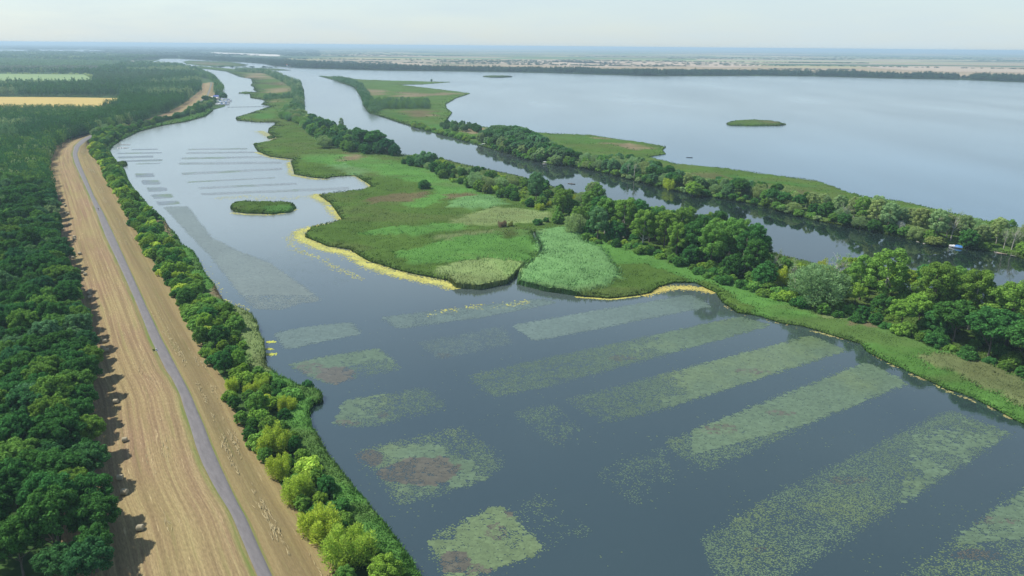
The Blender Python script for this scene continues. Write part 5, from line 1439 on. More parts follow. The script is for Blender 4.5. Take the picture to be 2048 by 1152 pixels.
for i, (k_, px, py, h_, t_, lab, wd_) in enumerate(R_H): at(k_, px, py, h_, t_, lab, GR, 7000 + i, .4, wd_)
rh = np.array(TREES[-len(R_H):])
def pickR(px, py, x, y, r):
    if px < 1130: o_ = [('forest', 12, 17, T_BLUE, 3), ('forest', 12, 17, T_DARK, 3), ('bank', 8, 13, T_PALE, 2), ('bank', 7, 12, T_MID, 2)]
    elif px < 1600: o_ = [('forest', 11, 15, T_DARK, 3), ('bank', 8, 13, T_BLUE, 2.5), ('bank', 8, 12, T_MID, 2.5), ('willow', 8, 13, T_PALE, 2), ('poplar', 14, 17, T_PALE, .8)]
    else: o_ = [('poplar', 15, 20, T_PALE, 3), ('poplar', 15, 19, T_MID, 1.5), ('bank', 8, 13, T_DARK, 2), ('willow', 9, 13, T_PALE, 1.5), ('bank', 6, 9, T_MID, 1.5), ('poplar', 15, 19, T_SILV, 1.2)]
    kd, lo, hi, t_, _ = choose(r, o_)
    where = ("in the dense grove behind the white cabin boat" if px < 1080 else "on the far bank by the white canopy boat" if px < 1180 else "on the far bank facing the lone tall poplar" if px < 1320 else
             "on the far bank facing the massive poplar stand" if px < 1500 else "on the far bank facing the canal's open gleam" if px < 1640 else "on the far bank left of the blue and white boat" if px < 1860 else "on the far bank right of the blue and white boat")
    return kd, r.uniform(lo, hi), t_, where, 1.15
fill([(962, 288), (1017, 305), (1051, 315), (1086, 324), (1156, 333), (1242, 350), (1300, 367), (1362, 381), (1483, 401), (1534, 412), (1629, 437), (1727, 455), (1848, 482), (1921, 490), (1994, 500), (2060, 515), (2250, 562)],
     [(968, 270), (1020, 266), (1060, 272), (1090, 285), (1150, 305), (1230, 325), (1300, 342), (1362, 358), (1483, 384), (1534, 392), (1629, 414), (1727, 432), (1848, 450), (1921, 462), (1994, 474), (2060, 486), (2250, 530)], 7.6, 81, pickR, GR, 4.5, rh)
fill([(1000, 276), (1060, 285), (1090, 292)], [(985, 263), (1040, 262), (1082, 274)], 8.5, 82, lambda px, py, x, y, r: ('forest', r.uniform(13, 17), (T_BLUE, T_DEEP)[int(r.integers(2))], "at the back of the grove behind the white cabin boat", 1.15), GR)
def pickW(px, py, x, y, r):
    kd, lo, hi, t_, _ = choose(r, [('bush', 2.6, 4.5, T_DARK, 3), ('bush', 2.6, 4.5, T_MID, 3), ('bush', 2.5, 4, T_PALE, 1.3), ('bank', 5, 8, T_DARK, 2.5), ('bank', 5, 8, T_MID, 2.5), ('willow', 6, 9, T_PALE, 1.2)])
    where = ("by the white cabin boat" if px < 1080 else "by the white canopy boat" if px < 1180 else "facing the lone tall poplar" if px < 1320 else
             "facing the massive poplar stand" if px < 1500 else "facing the canal's open gleam" if px < 1640 else "left of the blue and white boat" if px < 1860 else "right of the blue and white boat")
    return kd, r.uniform(lo, hi), t_, "at the far canal waterline " + where, 1.35
WB = [(985, 298), (1017, 308), (1051, 318), (1086, 327), (1156, 335), (1242, 353), (1300, 370), (1362, 384), (1483, 404), (1534, 415), (1629, 441), (1727, 459), (1848, 487), (1921, 494), (1994, 505), (2060, 520), (2250, 572)]
boats_ = np.array([g(966, 291), g(1090, 328.5), g(1911, 495), g(2003, 508), g(2028, 513)])
fill(WB, [(x_, y_ - 5) for x_, y_ in WB], 5.6, 90, pickW, GR, 9.0, boats_)
GR2 = "trees of the far end of the green spit"
mass("spit_thicket", [[(716, 179), (727, 200), (733, 217), (745, 228), (758, 222), (746, 212), (738, 196), (722, 172)], [(668, 160.5), (700, 170), (712, 177), (718, 171), (700, 163), (668, 157.5)]],
     9.5, 10, 5.0, (T_BLUE, T_DARK), "bluish trees edging the channel at the far end of the green spit", 83)
mass("plantation_block", [[(742, 220), (800, 220.5), (857, 219), (857, 209), (800, 209), (744, 208)]], 6.0, 11.5, 3.6, (T_BLUE, T_MID), "square dark plantation block standing on the green spit", 87)
fill([(880, 262), (905, 264), (935, 264), (960, 267)], [(884, 254), (905, 252), (940, 256), (962, 262)], 9, 88, lambda px, py, x, y, r: ('bank', r.uniform(6, 11), (T_BLUE, T_DARK)[int(r.integers(2))], "in the loose clump on the neck of the spit", 1.15), GR2)
fill([(820, 252), (850, 261), (890, 271), (940, 284)], [(828, 247), (856, 255), (900, 266), (948, 278)], 8, 89, lambda px, py, x, y, r: ('bush', r.uniform(2.5, 4.5), (T_FRESH, T_MID)[int(r.integers(2))], "on the low bank above the white cabin boat", 1.3), GR2)
at('bank', 863, 163.5, 8, T_DARK, "single dark bush on the thin arm reaching into the lake", GR2, 7900)

# ------------------------------------------------------------------ HAY BALES
def bale_meshes():
    V, F = [], []; seg = 28; Rr, hl = .66, .62; r = np.random.default_rng(3)
    rings = [(-hl, .0), (-hl, .35), (-hl - .02, .58), (-hl + .03, .64)] + [(-hl + 2 * hl * t_, .66 + .012 * ((k_ % 2) * 2 - 1)) for k_, t_ in enumerate(np.linspace(.1, .9, 9))] + [(hl - .03, .64), (hl + .02, .58), (hl, .35), (hl, 0)]
    for (x, rad) in rings:
        for k in range(seg):
            a = 2 * math.pi * k / seg; q = rad * (1 + r.normal(0, .014)); z = Rr * .97 + q * math.sin(a)
            V.append((x + r.normal(0, .008), q * math.cos(a), max(z, .02)))
    for i in range(len(rings) - 1):
        for k in range(seg): F.append((i * seg + k, (i + 1) * seg + k, (i + 1) * seg + (k + 1) % seg, i * seg + (k + 1) % seg))
    return np.array(V), np.array(F)
def bale_mat():
    mt = simple("baled_hay", (0.38, 0.33, 0.215), .9, .25, 5)
    t = mt.node_tree; b = t.nodes["Principled BSDF"]
    wv = t.nodes.new("ShaderNodeTexWave"); wv.inputs['Scale'].default_value = 9; wv.inputs['Distortion'].default_value = 3
    tcn = t.nodes.new("ShaderNodeTexCoord"); t.links.new(tcn.outputs['Object'], wv.inputs['Vector'])
    bp = t.nodes.new("ShaderNodeBump"); bp.inputs['Strength'].default_value = .5; bp.inputs['Distance'].default_value = .03
    t.links.new(wv.outputs['Fac'], bp.inputs['Height']); t.links.new(bp.outputs[0], b.inputs['Normal'])
    return mt
bv, bf = bale_meshes()
bale_me = mesh_np("hay_bale", bv, [bf], bale_mat(), smooth=True)
BALE_LAB = ["lowest hay bale, standing in full sun nearest the viewer", "hay bale in shade, second up from the lowest one", "hay bale in shade, third up from the lowest one", "pale hay bale alone at the edge of the large tree shadow",
            "hay bale half hidden beside the forest edge above the lone pale one", "sunlit hay bale right of the pair above the round tree shadow", "shaded hay bale touching the sunlit one above the round tree shadow", "hay bale tucked against the forest left of that pair",
            "small bale remnant just above the shaded pair", "lower bale of the stacked-looking trio", "middle bale of the stacked-looking trio", "upper bale of the stacked-looking trio",
            "right bale of the diagonal pair halfway up the field", "left bale of the diagonal pair halfway up the field", "single sunlit bale above the diagonal pair", "shaded bale left of the single sunlit one",
            "lower of two bales nearly touching in the sun", "upper of two bales nearly touching in the sun", "shaded bale by the forest opposite the cyclist's lower field", "sunlit bale above the two nearly touching",
            "right bale of the side-by-side far pair", "left bale of the side-by-side far pair", "bale above the side-by-side far pair", "second-highest sunlit bale in the far field", "farthest hay bale, highest in the field", "far bale in the forest shade left of the side-by-side pair"]
for i, (px, py) in enumerate(BALES):
    x, y, z = on_levee(px, py)
    o = link("hay_bale", bale_me, label=BALE_LAB[i], cat="hay bale", group="round hay bales along the forest edge", loc=(x, y, z - .03))
    r = np.random.default_rng(i + 50); s = 1.0 * r.uniform(.95, 1.06)
    o.scale = (s, s, s); o.rotation_euler = (0, 0, r.uniform(-.35, .55) if i != 0 else .12)

# ------------------------------------------------------------------ helpers for small made things
def bm_obj(name, fn, mat, parent=None, smooth=False, **kw):
    b = bmesh.new(); fn(b); me = bpy.data.meshes.new(name); b.normal_update(); b.to_mesh(me); b.free()
    me.materials.append(mat)
    if smooth:
        for p in me.polygons: p.use_smooth = True
    return link(name, me, parent, **kw)
def box(b, x0, x1, y0, y1, z0, z1, bev=0.0):
    ms = Matrix.Translation(((x0 + x1) / 2, (y0 + y1) / 2, (z0 + z1) / 2)) @ Matrix.Diagonal((x1 - x0, y1 - y0, z1 - z0, 1))
    g_ = bmesh.ops.create_cube(b, size=1, matrix=ms)
    if bev:
        es = {e for v_ in g_['verts'] for e in v_.link_edges}
        bmesh.ops.bevel(b, geom=list(es), offset=bev, segments=2, affect='EDGES')
def rod(b, p, q, r0, r1=None, seg=8):
    p, q = Vector(p), Vector(q); d = q - p
    ms = Matrix.Translation((p + q) / 2) @ d.to_track_quat('Z', 'Y').to_matrix().to_4x4()
    bmesh.ops.create_cone(b, cap_ends=True, segments=seg, radius1=r0, radius2=r0 if r1 is None else r1, depth=d.length, matrix=ms)
def ring(b, c, axis_x, rad, tube, seg=22):
    """a hoop in the y-z plane (wheel rolling along y) at c"""
    vs = []
    for i in range(seg):
        a = 2 * math.pi * i / seg
        for k in range(6):
            t_ = 2 * math.pi * k / 6; rr = rad + tube * math.cos(t_)
            vs.append(b.verts.new((c[0] + tube * math.sin(t_), c[1] + rr * math.cos(a), c[2] + rr * math.sin(a))))
    for i in range(seg):
        for k in range(6):
            b.faces.new((vs[i * 6 + k], vs[((i + 1) % seg) * 6 + k], vs[((i + 1) % seg) * 6 + (k + 1) % 6], vs[i * 6 + (k + 1) % 6]))
def hull(b, L_, W, D, bow=.45, rise=.25, inner=True, z0=0.0, transom=.8):
    """a boat's hull along +x: sections lofted from transom to stem"""
    n, sec = 11, []
    for i in range(n):
        t_ = i / (n - 1); x = -L_ / 2 + L_ * t_
        wf = transom + (1 - transom) * min(1, t_ / .35) if t_ < .35 else (1 - ((t_ - .35) / .65) ** 2.2) 
        wf = max(wf, .02); top = D + rise * max(0, t_ - .4) ** 1.5
        keel = z0 - .12 + .35 * D * max(0, (t_ - .7) / .3) ** 2
        h_ = W / 2 * wf
        ring_ = [(x, -h_, top), (x, -h_ * .94, keel + .5 * (top - keel)), (x, -h_ * .6, keel + .1), (x, 0, keel), (x, h_ * .6, keel + .1), (x, h_ * .94, keel + .5 * (top - keel)), (x, h_, top)]
        if inner: ring_ += [(x, h_ * .88, top), (x, h_ * .7, keel + .2), (x, -h_ * .7, keel + .2), (x, -h_ * .88, top)]
        sec.append([b.verts.new(q) for q in ring_])
    m_ = len(sec[0])
    for i in range(n - 1):
        for k in range(m_ if inner else m_ - 1):
            b.faces.new((sec[i][k], sec[i][(k + 1) % m_], sec[i + 1][(k + 1) % m_], sec[i + 1][k]))
    b.faces.new(sec[0][::-1]); b.faces.new(sec[-1])
    return sec
M_WHITE = simple("white_paint", (0.80, 0.81, 0.82), .3, .06, 2)
M_BLUE = simple("blue_cover", (0.03, 0.16, 0.42), .7, .2, 4)
M_NAVY = simple("blue_roof", (0.05, 0.09, 0.30), .6, .2, 1)
M_WOOD = simple("weathered_wood", (0.30, 0.24, 0.18), .85, .35, 4)
M_GREYW = simple("grey_planks", (0.36, 0.34, 0.31), .85, .3, 3)
M_DARK = simple("dark_rubber", (0.02, 0.02, 0.022), .7, .2, 5)
M_GLASS = simple("dark_glass", (0.02, 0.03, 0.04), .08, .1, 2)
M_TILE = simple("red_tiles", (0.34, 0.10, 0.06), .8, .25, 3)
M_STEEL = simple("grey_metal", (0.35, 0.36, 0.38), .35, .1, 3, metal=.8)
M_SKIN = simple("skin", (0.48, 0.30, 0.22), .6, .05, 6)
M_HAIR = simple("dark_hair", (0.025, 0.018, 0.013), .7, .2, 20)
M_SHIRT = simple("dark_shirt", (0.03, 0.035, 0.05), .8, .15, 8)
M_TROU = simple("dark_shorts", (0.02, 0.022, 0.03), .8, .15, 8)
M_RED = simple("red_shirt", (0.30, 0.05, 0.04), .8, .15, 8)

# ------------------------------------------------------------------ people (one continuous skinned body each, clothing as children)
def body(name, joints, bones, radii, mat, parent=None, sub=1, **kw):
    me = bpy.data.meshes.new(name)
    ks = list(joints); ix_ = {k: i for i, k in enumerate(ks)}
    me.from_pydata([joints[k] for k in ks], [(ix_[a], ix_[b]) for a, b in bones], [])
    me.materials.append(mat)
    o = link(name, me, parent, **kw)
    md = o.modifiers.new("skin", 'SKIN'); md.use_smooth_shade = True
    sv = me.skin_vertices[0].data
    for k in ks:
        r_ = radii[k]; sv[ix_[k]].radius = (r_, r_) if not hasattr(r_, '__len__') else r_
    sv[0].use_root = True
    s_ = o.modifiers.new("sub", 'SUBSURF'); s_.levels = sub; s_.render_levels = sub
    return o
def hand_chain(J, B, Rd, side, wrist, dirn, across, tag):
    """palm, five separate fingers curled, thumb off the side of the palm"""
    wv_, d, ac = Vector(wrist), Vector(dirn).normalized(), Vector(across).normalized(); dn = d.cross(ac) * (-1 if side < 0 else 1)
    pk = tag + "palm"; J[pk] = tuple(wv_ + d * .05); Rd[pk] = .024
    for i, (off, ln) in enumerate([(-.03, .065), (-.01, .08), (.011, .076), (.03, .058)]):
        k0, k1, k2 = f"{tag}f{i}a", f"{tag}f{i}b", f"{tag}f{i}c"
        b0 = wv_ + d * .095 + ac * off
        J[k0] = tuple(b0); J[k1] = tuple(b0 + d * ln * .5 + dn * ln * .25); J[k2] = tuple(b0 + d * ln * .62 + dn * ln * .75)
        Rd[k0] = .010; Rd[k1] = .009; Rd[k2] = .008; B += [(pk, k0), (k0, k1), (k1, k2)]
    k0, k1 = tag + "t0", tag + "t1"
    J[k0] = tuple(wv_ + d * .045 - ac * .045 + dn * .012); J[k1] = tuple(wv_ + d * .075 - ac * .052 + dn * .045)
    Rd[k0] = .011; Rd[k1] = .009; B += [(pk, k0), (k0, k1)]
    return pk
def seated_person(root, hip, lean, knees, feet, hands, shirt, trousers, seed=0):
    """y is forward, z up; sitting figure with arms reaching to the given hand points"""
    hx = Vector(hip); up = Vector((0, math.sin(lean), math.cos(lean)))
    J = {'pelvis': tuple(hx), 'belly': tuple(hx + up * .18), 'chest': tuple(hx + up * .38), 'neck0': tuple(hx + up * .52), 'neck1': tuple(hx + up * .58 + Vector((0, .02, .02))),
         'jaw': tuple(hx + up * .64 + Vector((0, .045, .03))), 'skull': tuple(hx + up * .72 + Vector((0, .03, .06))), 'crown': tuple(hx + up * .78 + Vector((0, .01, .08)))}
    Rd = {'pelvis': (.16, .12), 'belly': (.14, .10), 'chest': (.17, .11), 'neck0': .07, 'neck1': .052, 'jaw': .075, 'skull': .092, 'crown': .06}
    B = [('pelvis', 'belly'), ('belly', 'chest'), ('chest', 'neck0'), ('neck0', 'neck1'), ('neck1', 'jaw'), ('jaw', 'skull'), ('skull', 'crown')]
    CL = {}
    for s, tg in ((-1, 'l'), (1, 'r')):
        sh = hx + up * .47 + Vector((s * .19, 0, 0)); hd = Vector(hands[0 if s < 0 else 1]); el = (sh + hd) / 2 + Vector((s * .07, -.04, -.09))
        hp = hx + Vector((s * .10, .02, -.04)); kn = Vector(knees[0 if s < 0 else 1]); ft = Vector(feet[0 if s < 0 else 1])
        J.update({tg + 'sh': tuple(sh), tg + 'el': tuple(el), tg + 'wr': tuple(hd), tg + 'hp': tuple(hp), tg + 'kn': tuple(kn), tg + 'an': tuple(ft), tg + 'to': tuple(ft + Vector((0, .17, -.05)))})
        Rd.update({tg + 'sh': .058, tg + 'el': .042, tg + 'wr': .028, tg + 'hp': .095, tg + 'kn': .062, tg + 'an': .042, tg + 'to': .036})
        B += [('neck0', tg + 'sh'), (tg + 'sh', tg + 'el'), (tg + 'el', tg + 'wr'), ('pelvis', tg + 'hp'), (tg + 'hp', tg + 'kn'), (tg + 'kn', tg + 'an'), (tg + 'an', tg + 'to')]
        pk = hand_chain(J, B, Rd, s, hd, (hd - el), (1, 0, 0), tg); B.append((tg + 'wr', pk))
    body("body", J, B, Rd, M_SKIN, root)
    tj = {k: J[k] for k in ('belly', 'chest', 'neck0', 'lsh', 'rsh')}; tj['base'] = tuple(hx + up * .06)
    for tg in 'lr': tj[tg + 'sl'] = tuple(Vector(J[tg + 'sh']).lerp(Vector(J[tg + 'el']), .6))
    body("shirt", {k: tj[k] for k in ('base', 'belly', 'chest', 'neck0', 'lsh', 'rsh', 'lsl', 'rsl')}, [('base', 'belly'), ('belly', 'chest'), ('chest', 'neck0'), ('neck0', 'lsh'), ('neck0', 'rsh'), ('lsh', 'lsl'), ('rsh', 'rsl')],
         {'base': (.165, .125), 'belly': (.155, .115), 'chest': (.19, .13), 'neck0': .085, 'lsh': .075, 'rsh': .075, 'lsl': .06, 'rsl': .06}, shirt, root)
    sj = {'waist': tuple(hx + up * .09), 'seat': tuple(hx)}; sb = [('waist', 'seat')]; sr = {'waist': (.165, .125), 'seat': (.18, .135)}
    for tg in 'lr':
        sj[tg + 'h'] = J[tg + 'hp']; sj[tg + 't'] = tuple(Vector(J[tg + 'hp']).lerp(Vector(J[tg + 'kn']), .75)); sb += [('seat', tg + 'h'), (tg + 'h', tg + 't')]; sr[tg + 'h'] = .11; sr[tg + 't'] = .085
    body("shorts", sj, sb, sr, trousers, root)
    def hair(b):
        c = Vector(J['skull']) + Vector((0, -.02, .025))
        bmesh.ops.create_uvsphere(b, u_segments=14, v_segments=10, radius=.105, matrix=Matrix.Translation(c))
        bmesh.ops.delete(b, geom=[v_ for v_ in b.verts if v_.co.z < c.z - .03 and v_.co.y > c.y], context='VERTS')
    bm_obj("hair", hair, M_HAIR, root, True)
    def eyes(b):
        for s in (-1, 1): bmesh.ops.create_uvsphere(b, u_segments=8, v_segments=6, radius=.012, matrix=Matrix.Translation(Vector(J['skull']) + Vector((s * .032, .082, -.01))))
    bm_obj("eyes", eyes, M_DARK, root)
    def face(b):
        c = Vector(J['skull']); rod(b, c + Vector((0, .085, -.005)), c + Vector((0, .108, -.045)), .008, .014); 
        for s in (-1, 1): bmesh.ops.create_uvsphere(b, u_segments=8, v_segments=6, radius=.022, matrix=Matrix.Translation(c + Vector((s * .095, 0, -.02))) @ Matrix.Diagonal((.4, 1, 1.4, 1)))
    bm_obj("face", face, M_SKIN, root)

# cyclist riding away along the crest path
cx, cy, cz = on_levee(197, 421.5); cz = 4.09
dy = 40.0; ang = math.atan2(float(np.interp(cy + dy, ys, mid) - np.interp(cy, ys, mid)), dy)
bk = thing("bicycle", "dark bicycle ridden along the asphalt path between the hay strips", "bicycle", (cx, cy, cz), -ang)
for yy in (-.52, .52):
    wh = bm_obj("wheel", lambda b: ring(b, (0, yy, .34), 1, .32, .018), M_DARK, bk)
    def spokes(b):
        for k in range(10): a = math.pi * k / 10; rod(b, (0, yy - .3 * math.cos(a), .34 - .3 * math.sin(a)), (0, yy + .3 * math.cos(a), .34 + .3 * math.sin(a)), .002, seg=4)
    bm_obj("spokes", spokes, M_STEEL, wh)
def frame(b):
    for p, q in [((0, -.52, .34), (0, -.05, .30)), ((0, -.05, .30), (0, -.2, .85)), ((0, -.52, .34), (0, -.17, .75)), ((0, -.17, .78), (0, .36, .80)), ((0, -.05, .30), (0, .38, .72)), ((0, .35, .88), (0, .52, .34))]: rod(b, p, q, .017)
bm_obj("frame", frame, M_STEEL, bk)
bm_obj("saddle", lambda b: box(b, -.08, .08, -.34, -.07, .84, .90, .02), M_DARK, bk)
def hbar(b): rod(b, (0, .34, .86), (0, .33, 1.02), .013); rod(b, (-.28, .30, 1.04), (.28, .30, 1.04), .012)
bm_obj("handlebar", hbar, M_DARK, bk)
def ped(b): rod(b, (-.10, -.05, .30), (.10, -.05, .30), .012); rod(b, (.10, -.05, .30), (.10, .08, .19), .01); rod(b, (-.10, -.05, .30), (-.10, -.18, .41), .01); box(b, .10, .2, .04, .12, .17, .20); box(b, -.2, -.10, -.22, -.14, .40, .43)
bm_obj("pedals", ped, M_DARK, bk)
pr = thing("person", "person in dark clothes cycling away along the asphalt path", "person", (cx, cy, cz), -ang)
seated_person(pr, (0, -.2, .98), .5, [(-.12, .16, .86), (.12, .22, .68)], [(-.14, -.15, .50), (.14, .07, .28)], [(-.25, .22, 1.07), (.25, .22, 1.07)], M_SHIRT, M_TROU)

# ------------------------------------------------------------------ boats
def orient(px, py, px2, py2):
    a, b = g(px, py), g(px2, py2); return math.atan2(b[1] - a[1], b[0] - a[0])
def at0(px, py): p = g(px, py); return (float(p[0]), float(p[1]), 0.0)
# white cabin cruiser
bo = thing("cabin_cruiser", "white cabin motorboat moored at the far canal bank below the grove", "boat", at0(966, 291), orient(972, 290.5, 960, 290))
bm_obj("hull", lambda b: hull(b, 7.5, 2.6, .85, rise=.5), M_WHITE, bo)
def cab(b): box(b, -2.2, 1.4, -1.0, 1.0, .75, 1.75, .12); box(b, -2.5, .6, -1.05, 1.05, 1.95, 2.05, .03); [rod(b, (x_, y_, 1.7), (x_, y_, 2.0), .04) for x_ in (-2.2, .4) for y_ in (-.9, .9)]
bm_obj("cabin", cab, M_WHITE, bo)
bm_obj("window", lambda b: (box(b, -1.8, 1.0, -1.012, -1.004, 1.15, 1.55), box(b, -1.8, 1.0, 1.004, 1.012, 1.15, 1.55), box(b, 1.404, 1.412, -.8, .8, 1.15, 1.55)), M_GLASS, bo)
def rail(b):
    for y_ in (-1, 1): rod(b, (1.6, y_ * 1.0, 1.35), (3.4, y_ * .25, 1.55), .02); [rod(b, (x_, y_ * (1.0 - (x_ - 1.6) * .42), .9), (x_, y_ * (1.0 - (x_ - 1.6) * .42), 1.4), .015) for x_ in (1.6, 2.5, 3.3)]
bm_obj("railing", rail, M_STEEL, bo)
# white canopy boat half under the willows
bo = thing("canopy_boat", "small boat with flat white canopy tucked under bushes on the far canal bank", "boat", at0(1090, 328.5), orient(1088, 329, 1100, 331))
bm_obj("hull", lambda b: hull(b, 5.2, 2.1, .6), M_GREYW, bo)
bm_obj("canopy", lambda b: box(b, -1.7, 1.2, -1.0, 1.0, 2.05, 2.2, .05), M_WHITE, bo)
bm_obj("post", lambda b: [rod(b, (x_, y_, .5), (x_, y_, 2.08), .035) for x_ in (-1.6, 1.1) for y_ in (-.9, .9)], M_STEEL, bo)
bm_obj("bench", lambda b: (box(b, -1.4, -1.0, -.8, .8, .35, .5, .02), box(b, .4, .8, -.8, .8, .35, .5, .02)), M_WOOD, bo)
# rowing boat on the canal
rb_rot = orient(1137, 366.6, 1149, 367.6); loc = at0(1143, 368)
bo = thing("rowing_boat", "narrow dark rowing boat alone in the middle of the canal", "boat", loc, rb_rot)
bm_obj("hull", lambda b: hull(b, 6.2, 1.05, .38, rise=.15, transom=.35), M_WOOD, bo)
bm_obj("seat", lambda b: (box(b, -.25, .1, -.42, .42, .22, .28), box(b, -1.6, -1.3, -.36, .36, .22, .28)), M_GREYW, bo)
for s in (-1, 1):
    def oar(b): rod(b, (.55, s * .12, .62), (.35, s * 1.9, .10), .022); box(b, .28, .42, s * 2.15 - .25, s * 2.15 + .25, .02, .06)
    bm_obj("oar", oar, M_WHITE, bo)
pr = thing("person", "person in dark clothes seated in the rowing boat holding oars", "person", loc, rb_rot - math.pi / 2)
seated_person(pr, (0, -.05, .36), .12, [(-.13, .42, .52), (.13, .42, .52)], [(-.12, .68, .18), (.12, .68, .18)], [(-.14, .46, .66), (.14, .46, .66)], M_SHIRT, M_TROU, 1)
# blue and white boat
bo = thing("motorboat", "white boat with blue tarpaulin over its stern moored under trees at the far canal bank", "boat", at0(1911, 495), orient(1918, 496, 1900, 493))
bm_obj("hull", lambda b: hull(b, 6.4, 2.4, .8, rise=.45), M_WHITE, bo)
def deck(b):
    vs = [b.verts.new(q) for q in [(.2, -1.05, .86), (.2, 1.05, .86), (2.2, .62, 1.0), (3.05, .05, 1.12), (3.05, -.05, 1.12), (2.2, -.62, 1.0)]]; b.faces.new(vs)
    box(b, .3, 1.6, -.62, .62, .88, 1.25, .1)
bm_obj("deck", deck, M_WHITE, bo)
def tarp(b):
    xs_ = [-3.3, -2.4, -1.4, -.4, .35]; rows_ = []
    for x_ in xs_: rows_.append([b.verts.new((x_, y_ * (1.22 if x_ > -3 else 1.1), .62 + (1 - abs(y_) ** 1.6) * (1.0 if -3 < x_ < 0 else .55))) for y_ in np.linspace(-1, 1, 9)])
    for i in range(len(xs_) - 1):
        for k in range(8): b.faces.new((rows_[i][k], rows_[i + 1][k], rows_[i + 1][k + 1], rows_[i][k + 1]))
bm_obj("tarpaulin", tarp, M_BLUE, bo, True)
bm_obj("stripe", lambda b: (box(b, -3.0, 1.6, -1.235, -1.225, .5, .6), box(b, -3.0, 1.6, 1.225, 1.235, .5, .6)), M_BLUE, bo)
# landing stages and punts at the right edge
st = thing("landing_stage", "wooden landing stage with posts below the forked white trunk", "landing stage", at0(2003, 508), orient(2003, 508, 2012, 509))
bm_obj("deck", lambda b: [box(b, -2.2 + k * .32, -1.92 + k * .32, -1.1, 1.1, .42, .47) for k in range(14)], M_WOOD, st)
bm_obj("post", lambda b: [rod(b, (x_, y_, -1), (x_, y_, 1.0), .07) for x_ in (-2.1, 0, 2.1) for y_ in (-1.0, 1.0)], M_GREYW, st)
st = thing("landing_stage", "small grey jetty at the frame edge right of the wooden landing stage", "landing stage", at0(2028, 513), orient(2028, 513, 2040, 515))
bm_obj("deck", lambda b: [box(b, -1.5 + k * .32, -1.22 + k * .32, -.9, .9, .45, .5) for k in range(10)], M_GREYW, st)
bm_obj("post", lambda b: [rod(b, (x_, y_, -1), (x_, y_, 1.5), .06) for x_ in (-1.4, 1.5) for y_ in (-.8, .8)], M_GREYW, st)
def punt(px, py, px2, py2, L_, mat, label, grp=None):
    o = thing("punt", label, "boat", at0(px, py), orient(px, py, px2, py2), grp)
    bm_obj("hull", lambda b: hull(b, L_, 1.3, .42, rise=.15, transom=.6), mat, o); bm_obj("seat", lambda b: [box(b, x_, x_ + .25, -.5, .5, .25, .3) for x_ in (-L_ * .25, L_ * .1)], M_WOOD, o)
punt(1996, 506.5, 2004, 509, 4.6, M_GREYW, "upturned-looking pale punt drawn alongside the wooden landing stage")
punt(1379, 315.5, 1390, 316, 6.0, M_DARK, "small dark boat alone on the lake near the spit's shore")
punt(478, 188.5, 478, 186, 6, M_DARK, "tiny dark boat in mid channel opposite the harbour")
# floating logs by the far canal bank
for px, py, px2, py2, lab in [(1829, 482, 1838, 485, "pale floating log at the waterline far left of the blue and white boat"), (1846, 487, 1850, 488, "short pale log right behind the longer floating one"), (1588, 424.5, 1600, 425, "bleached log at the waterline beside the pale dipping bush")]:
    a, b_ = g(px, py), g(px2, py2); c = (a + b_) / 2; L_ = float(np.linalg.norm(b_ - a))
    bm_obj("floating_log", lambda b: (rod(b, (-L_ / 2, 0, .08), (L_ / 2, .2, .16), .22, .12), rod(b, (L_ * .1, 0, .1), (L_ * .3, .7, .5), .07, .03)), M_PALEBARK, None, True, label=lab, cat="log", loc=(float(c[0]), float(c[1]), 0)).rotation_euler = (0, 0, math.atan2(b_[1] - a[1], b_[0] - a[0]))
# wooden jetties in the upper pond by the left bend
for (xa_, xb_, yy, lab) in [(238, 261, 289.6, "upper wooden jetty reaching into the pond at the left bend"), (235, 257, 296.2, "lower wooden jetty with white floats at the left bend")]:
    a, b_ = g(xa_, yy), g(xb_, yy); c = (a + b_) / 2; L_ = float(np.linalg.norm(b_ - a)); rz = math.atan2(b_[1] - a[1], b_[0] - a[0])
    st = thing("jetty", lab, "jetty", (float(c[0]), float(c[1]), 0), rz)
    bm_obj("deck", lambda b: [box(b, -L_ / 2 + k * .9, -L_ / 2 + k * .9 + .82, -.9, .9, .5, .6) for k in range(int(L_ / .9))], M_GREYW, st)
    bm_obj("post", lambda b: [rod(b, (x_, y_, -1), (x_, y_, .85), .09) for x_ in np.linspace(-L_ / 2 + .3, L_ / 2 - .3, 6) for y_ in (-.85, .85)], M_WOOD, st)
    if 'floats' in lab:
        for k in range(3): bm_obj("float", lambda b: bmesh.ops.create_uvsphere(b, u_segments=12, v_segments=8, radius=.55, matrix=Matrix.Translation((-L_ / 2 + 1 + k * 2.4, -1.4, .1)) @ Matrix.Diagonal((1.3, 1, .7, 1))), M_WHITE, st, True)
# floating walkway across the channel
a, b_ = g(455, 214.6), g(560, 212.6); c = (a + b_) / 2; L_ = float(np.linalg.norm(b_ - a))
fw = thing("floating_walkway", "long thin dark floating walkway spanning the channel below the harbour", "footbridge", (float(c[0]), float(c[1]), 0), math.atan2(b_[1] - a[1], b_[0] - a[0]))
bm_obj("deck", lambda b: box(b, -L_ / 2, L_ / 2, -.6, .6, .28, .40), M_DARK, fw)
bm_obj("float", lambda b: [box(b, x_ - 1.2, x_ + 1.2, -.8, .8, -.2, .27, .1) for x_ in np.arange(-L_ / 2 + 2, L_ / 2 - 1, 6.0)], M_DARK, fw)

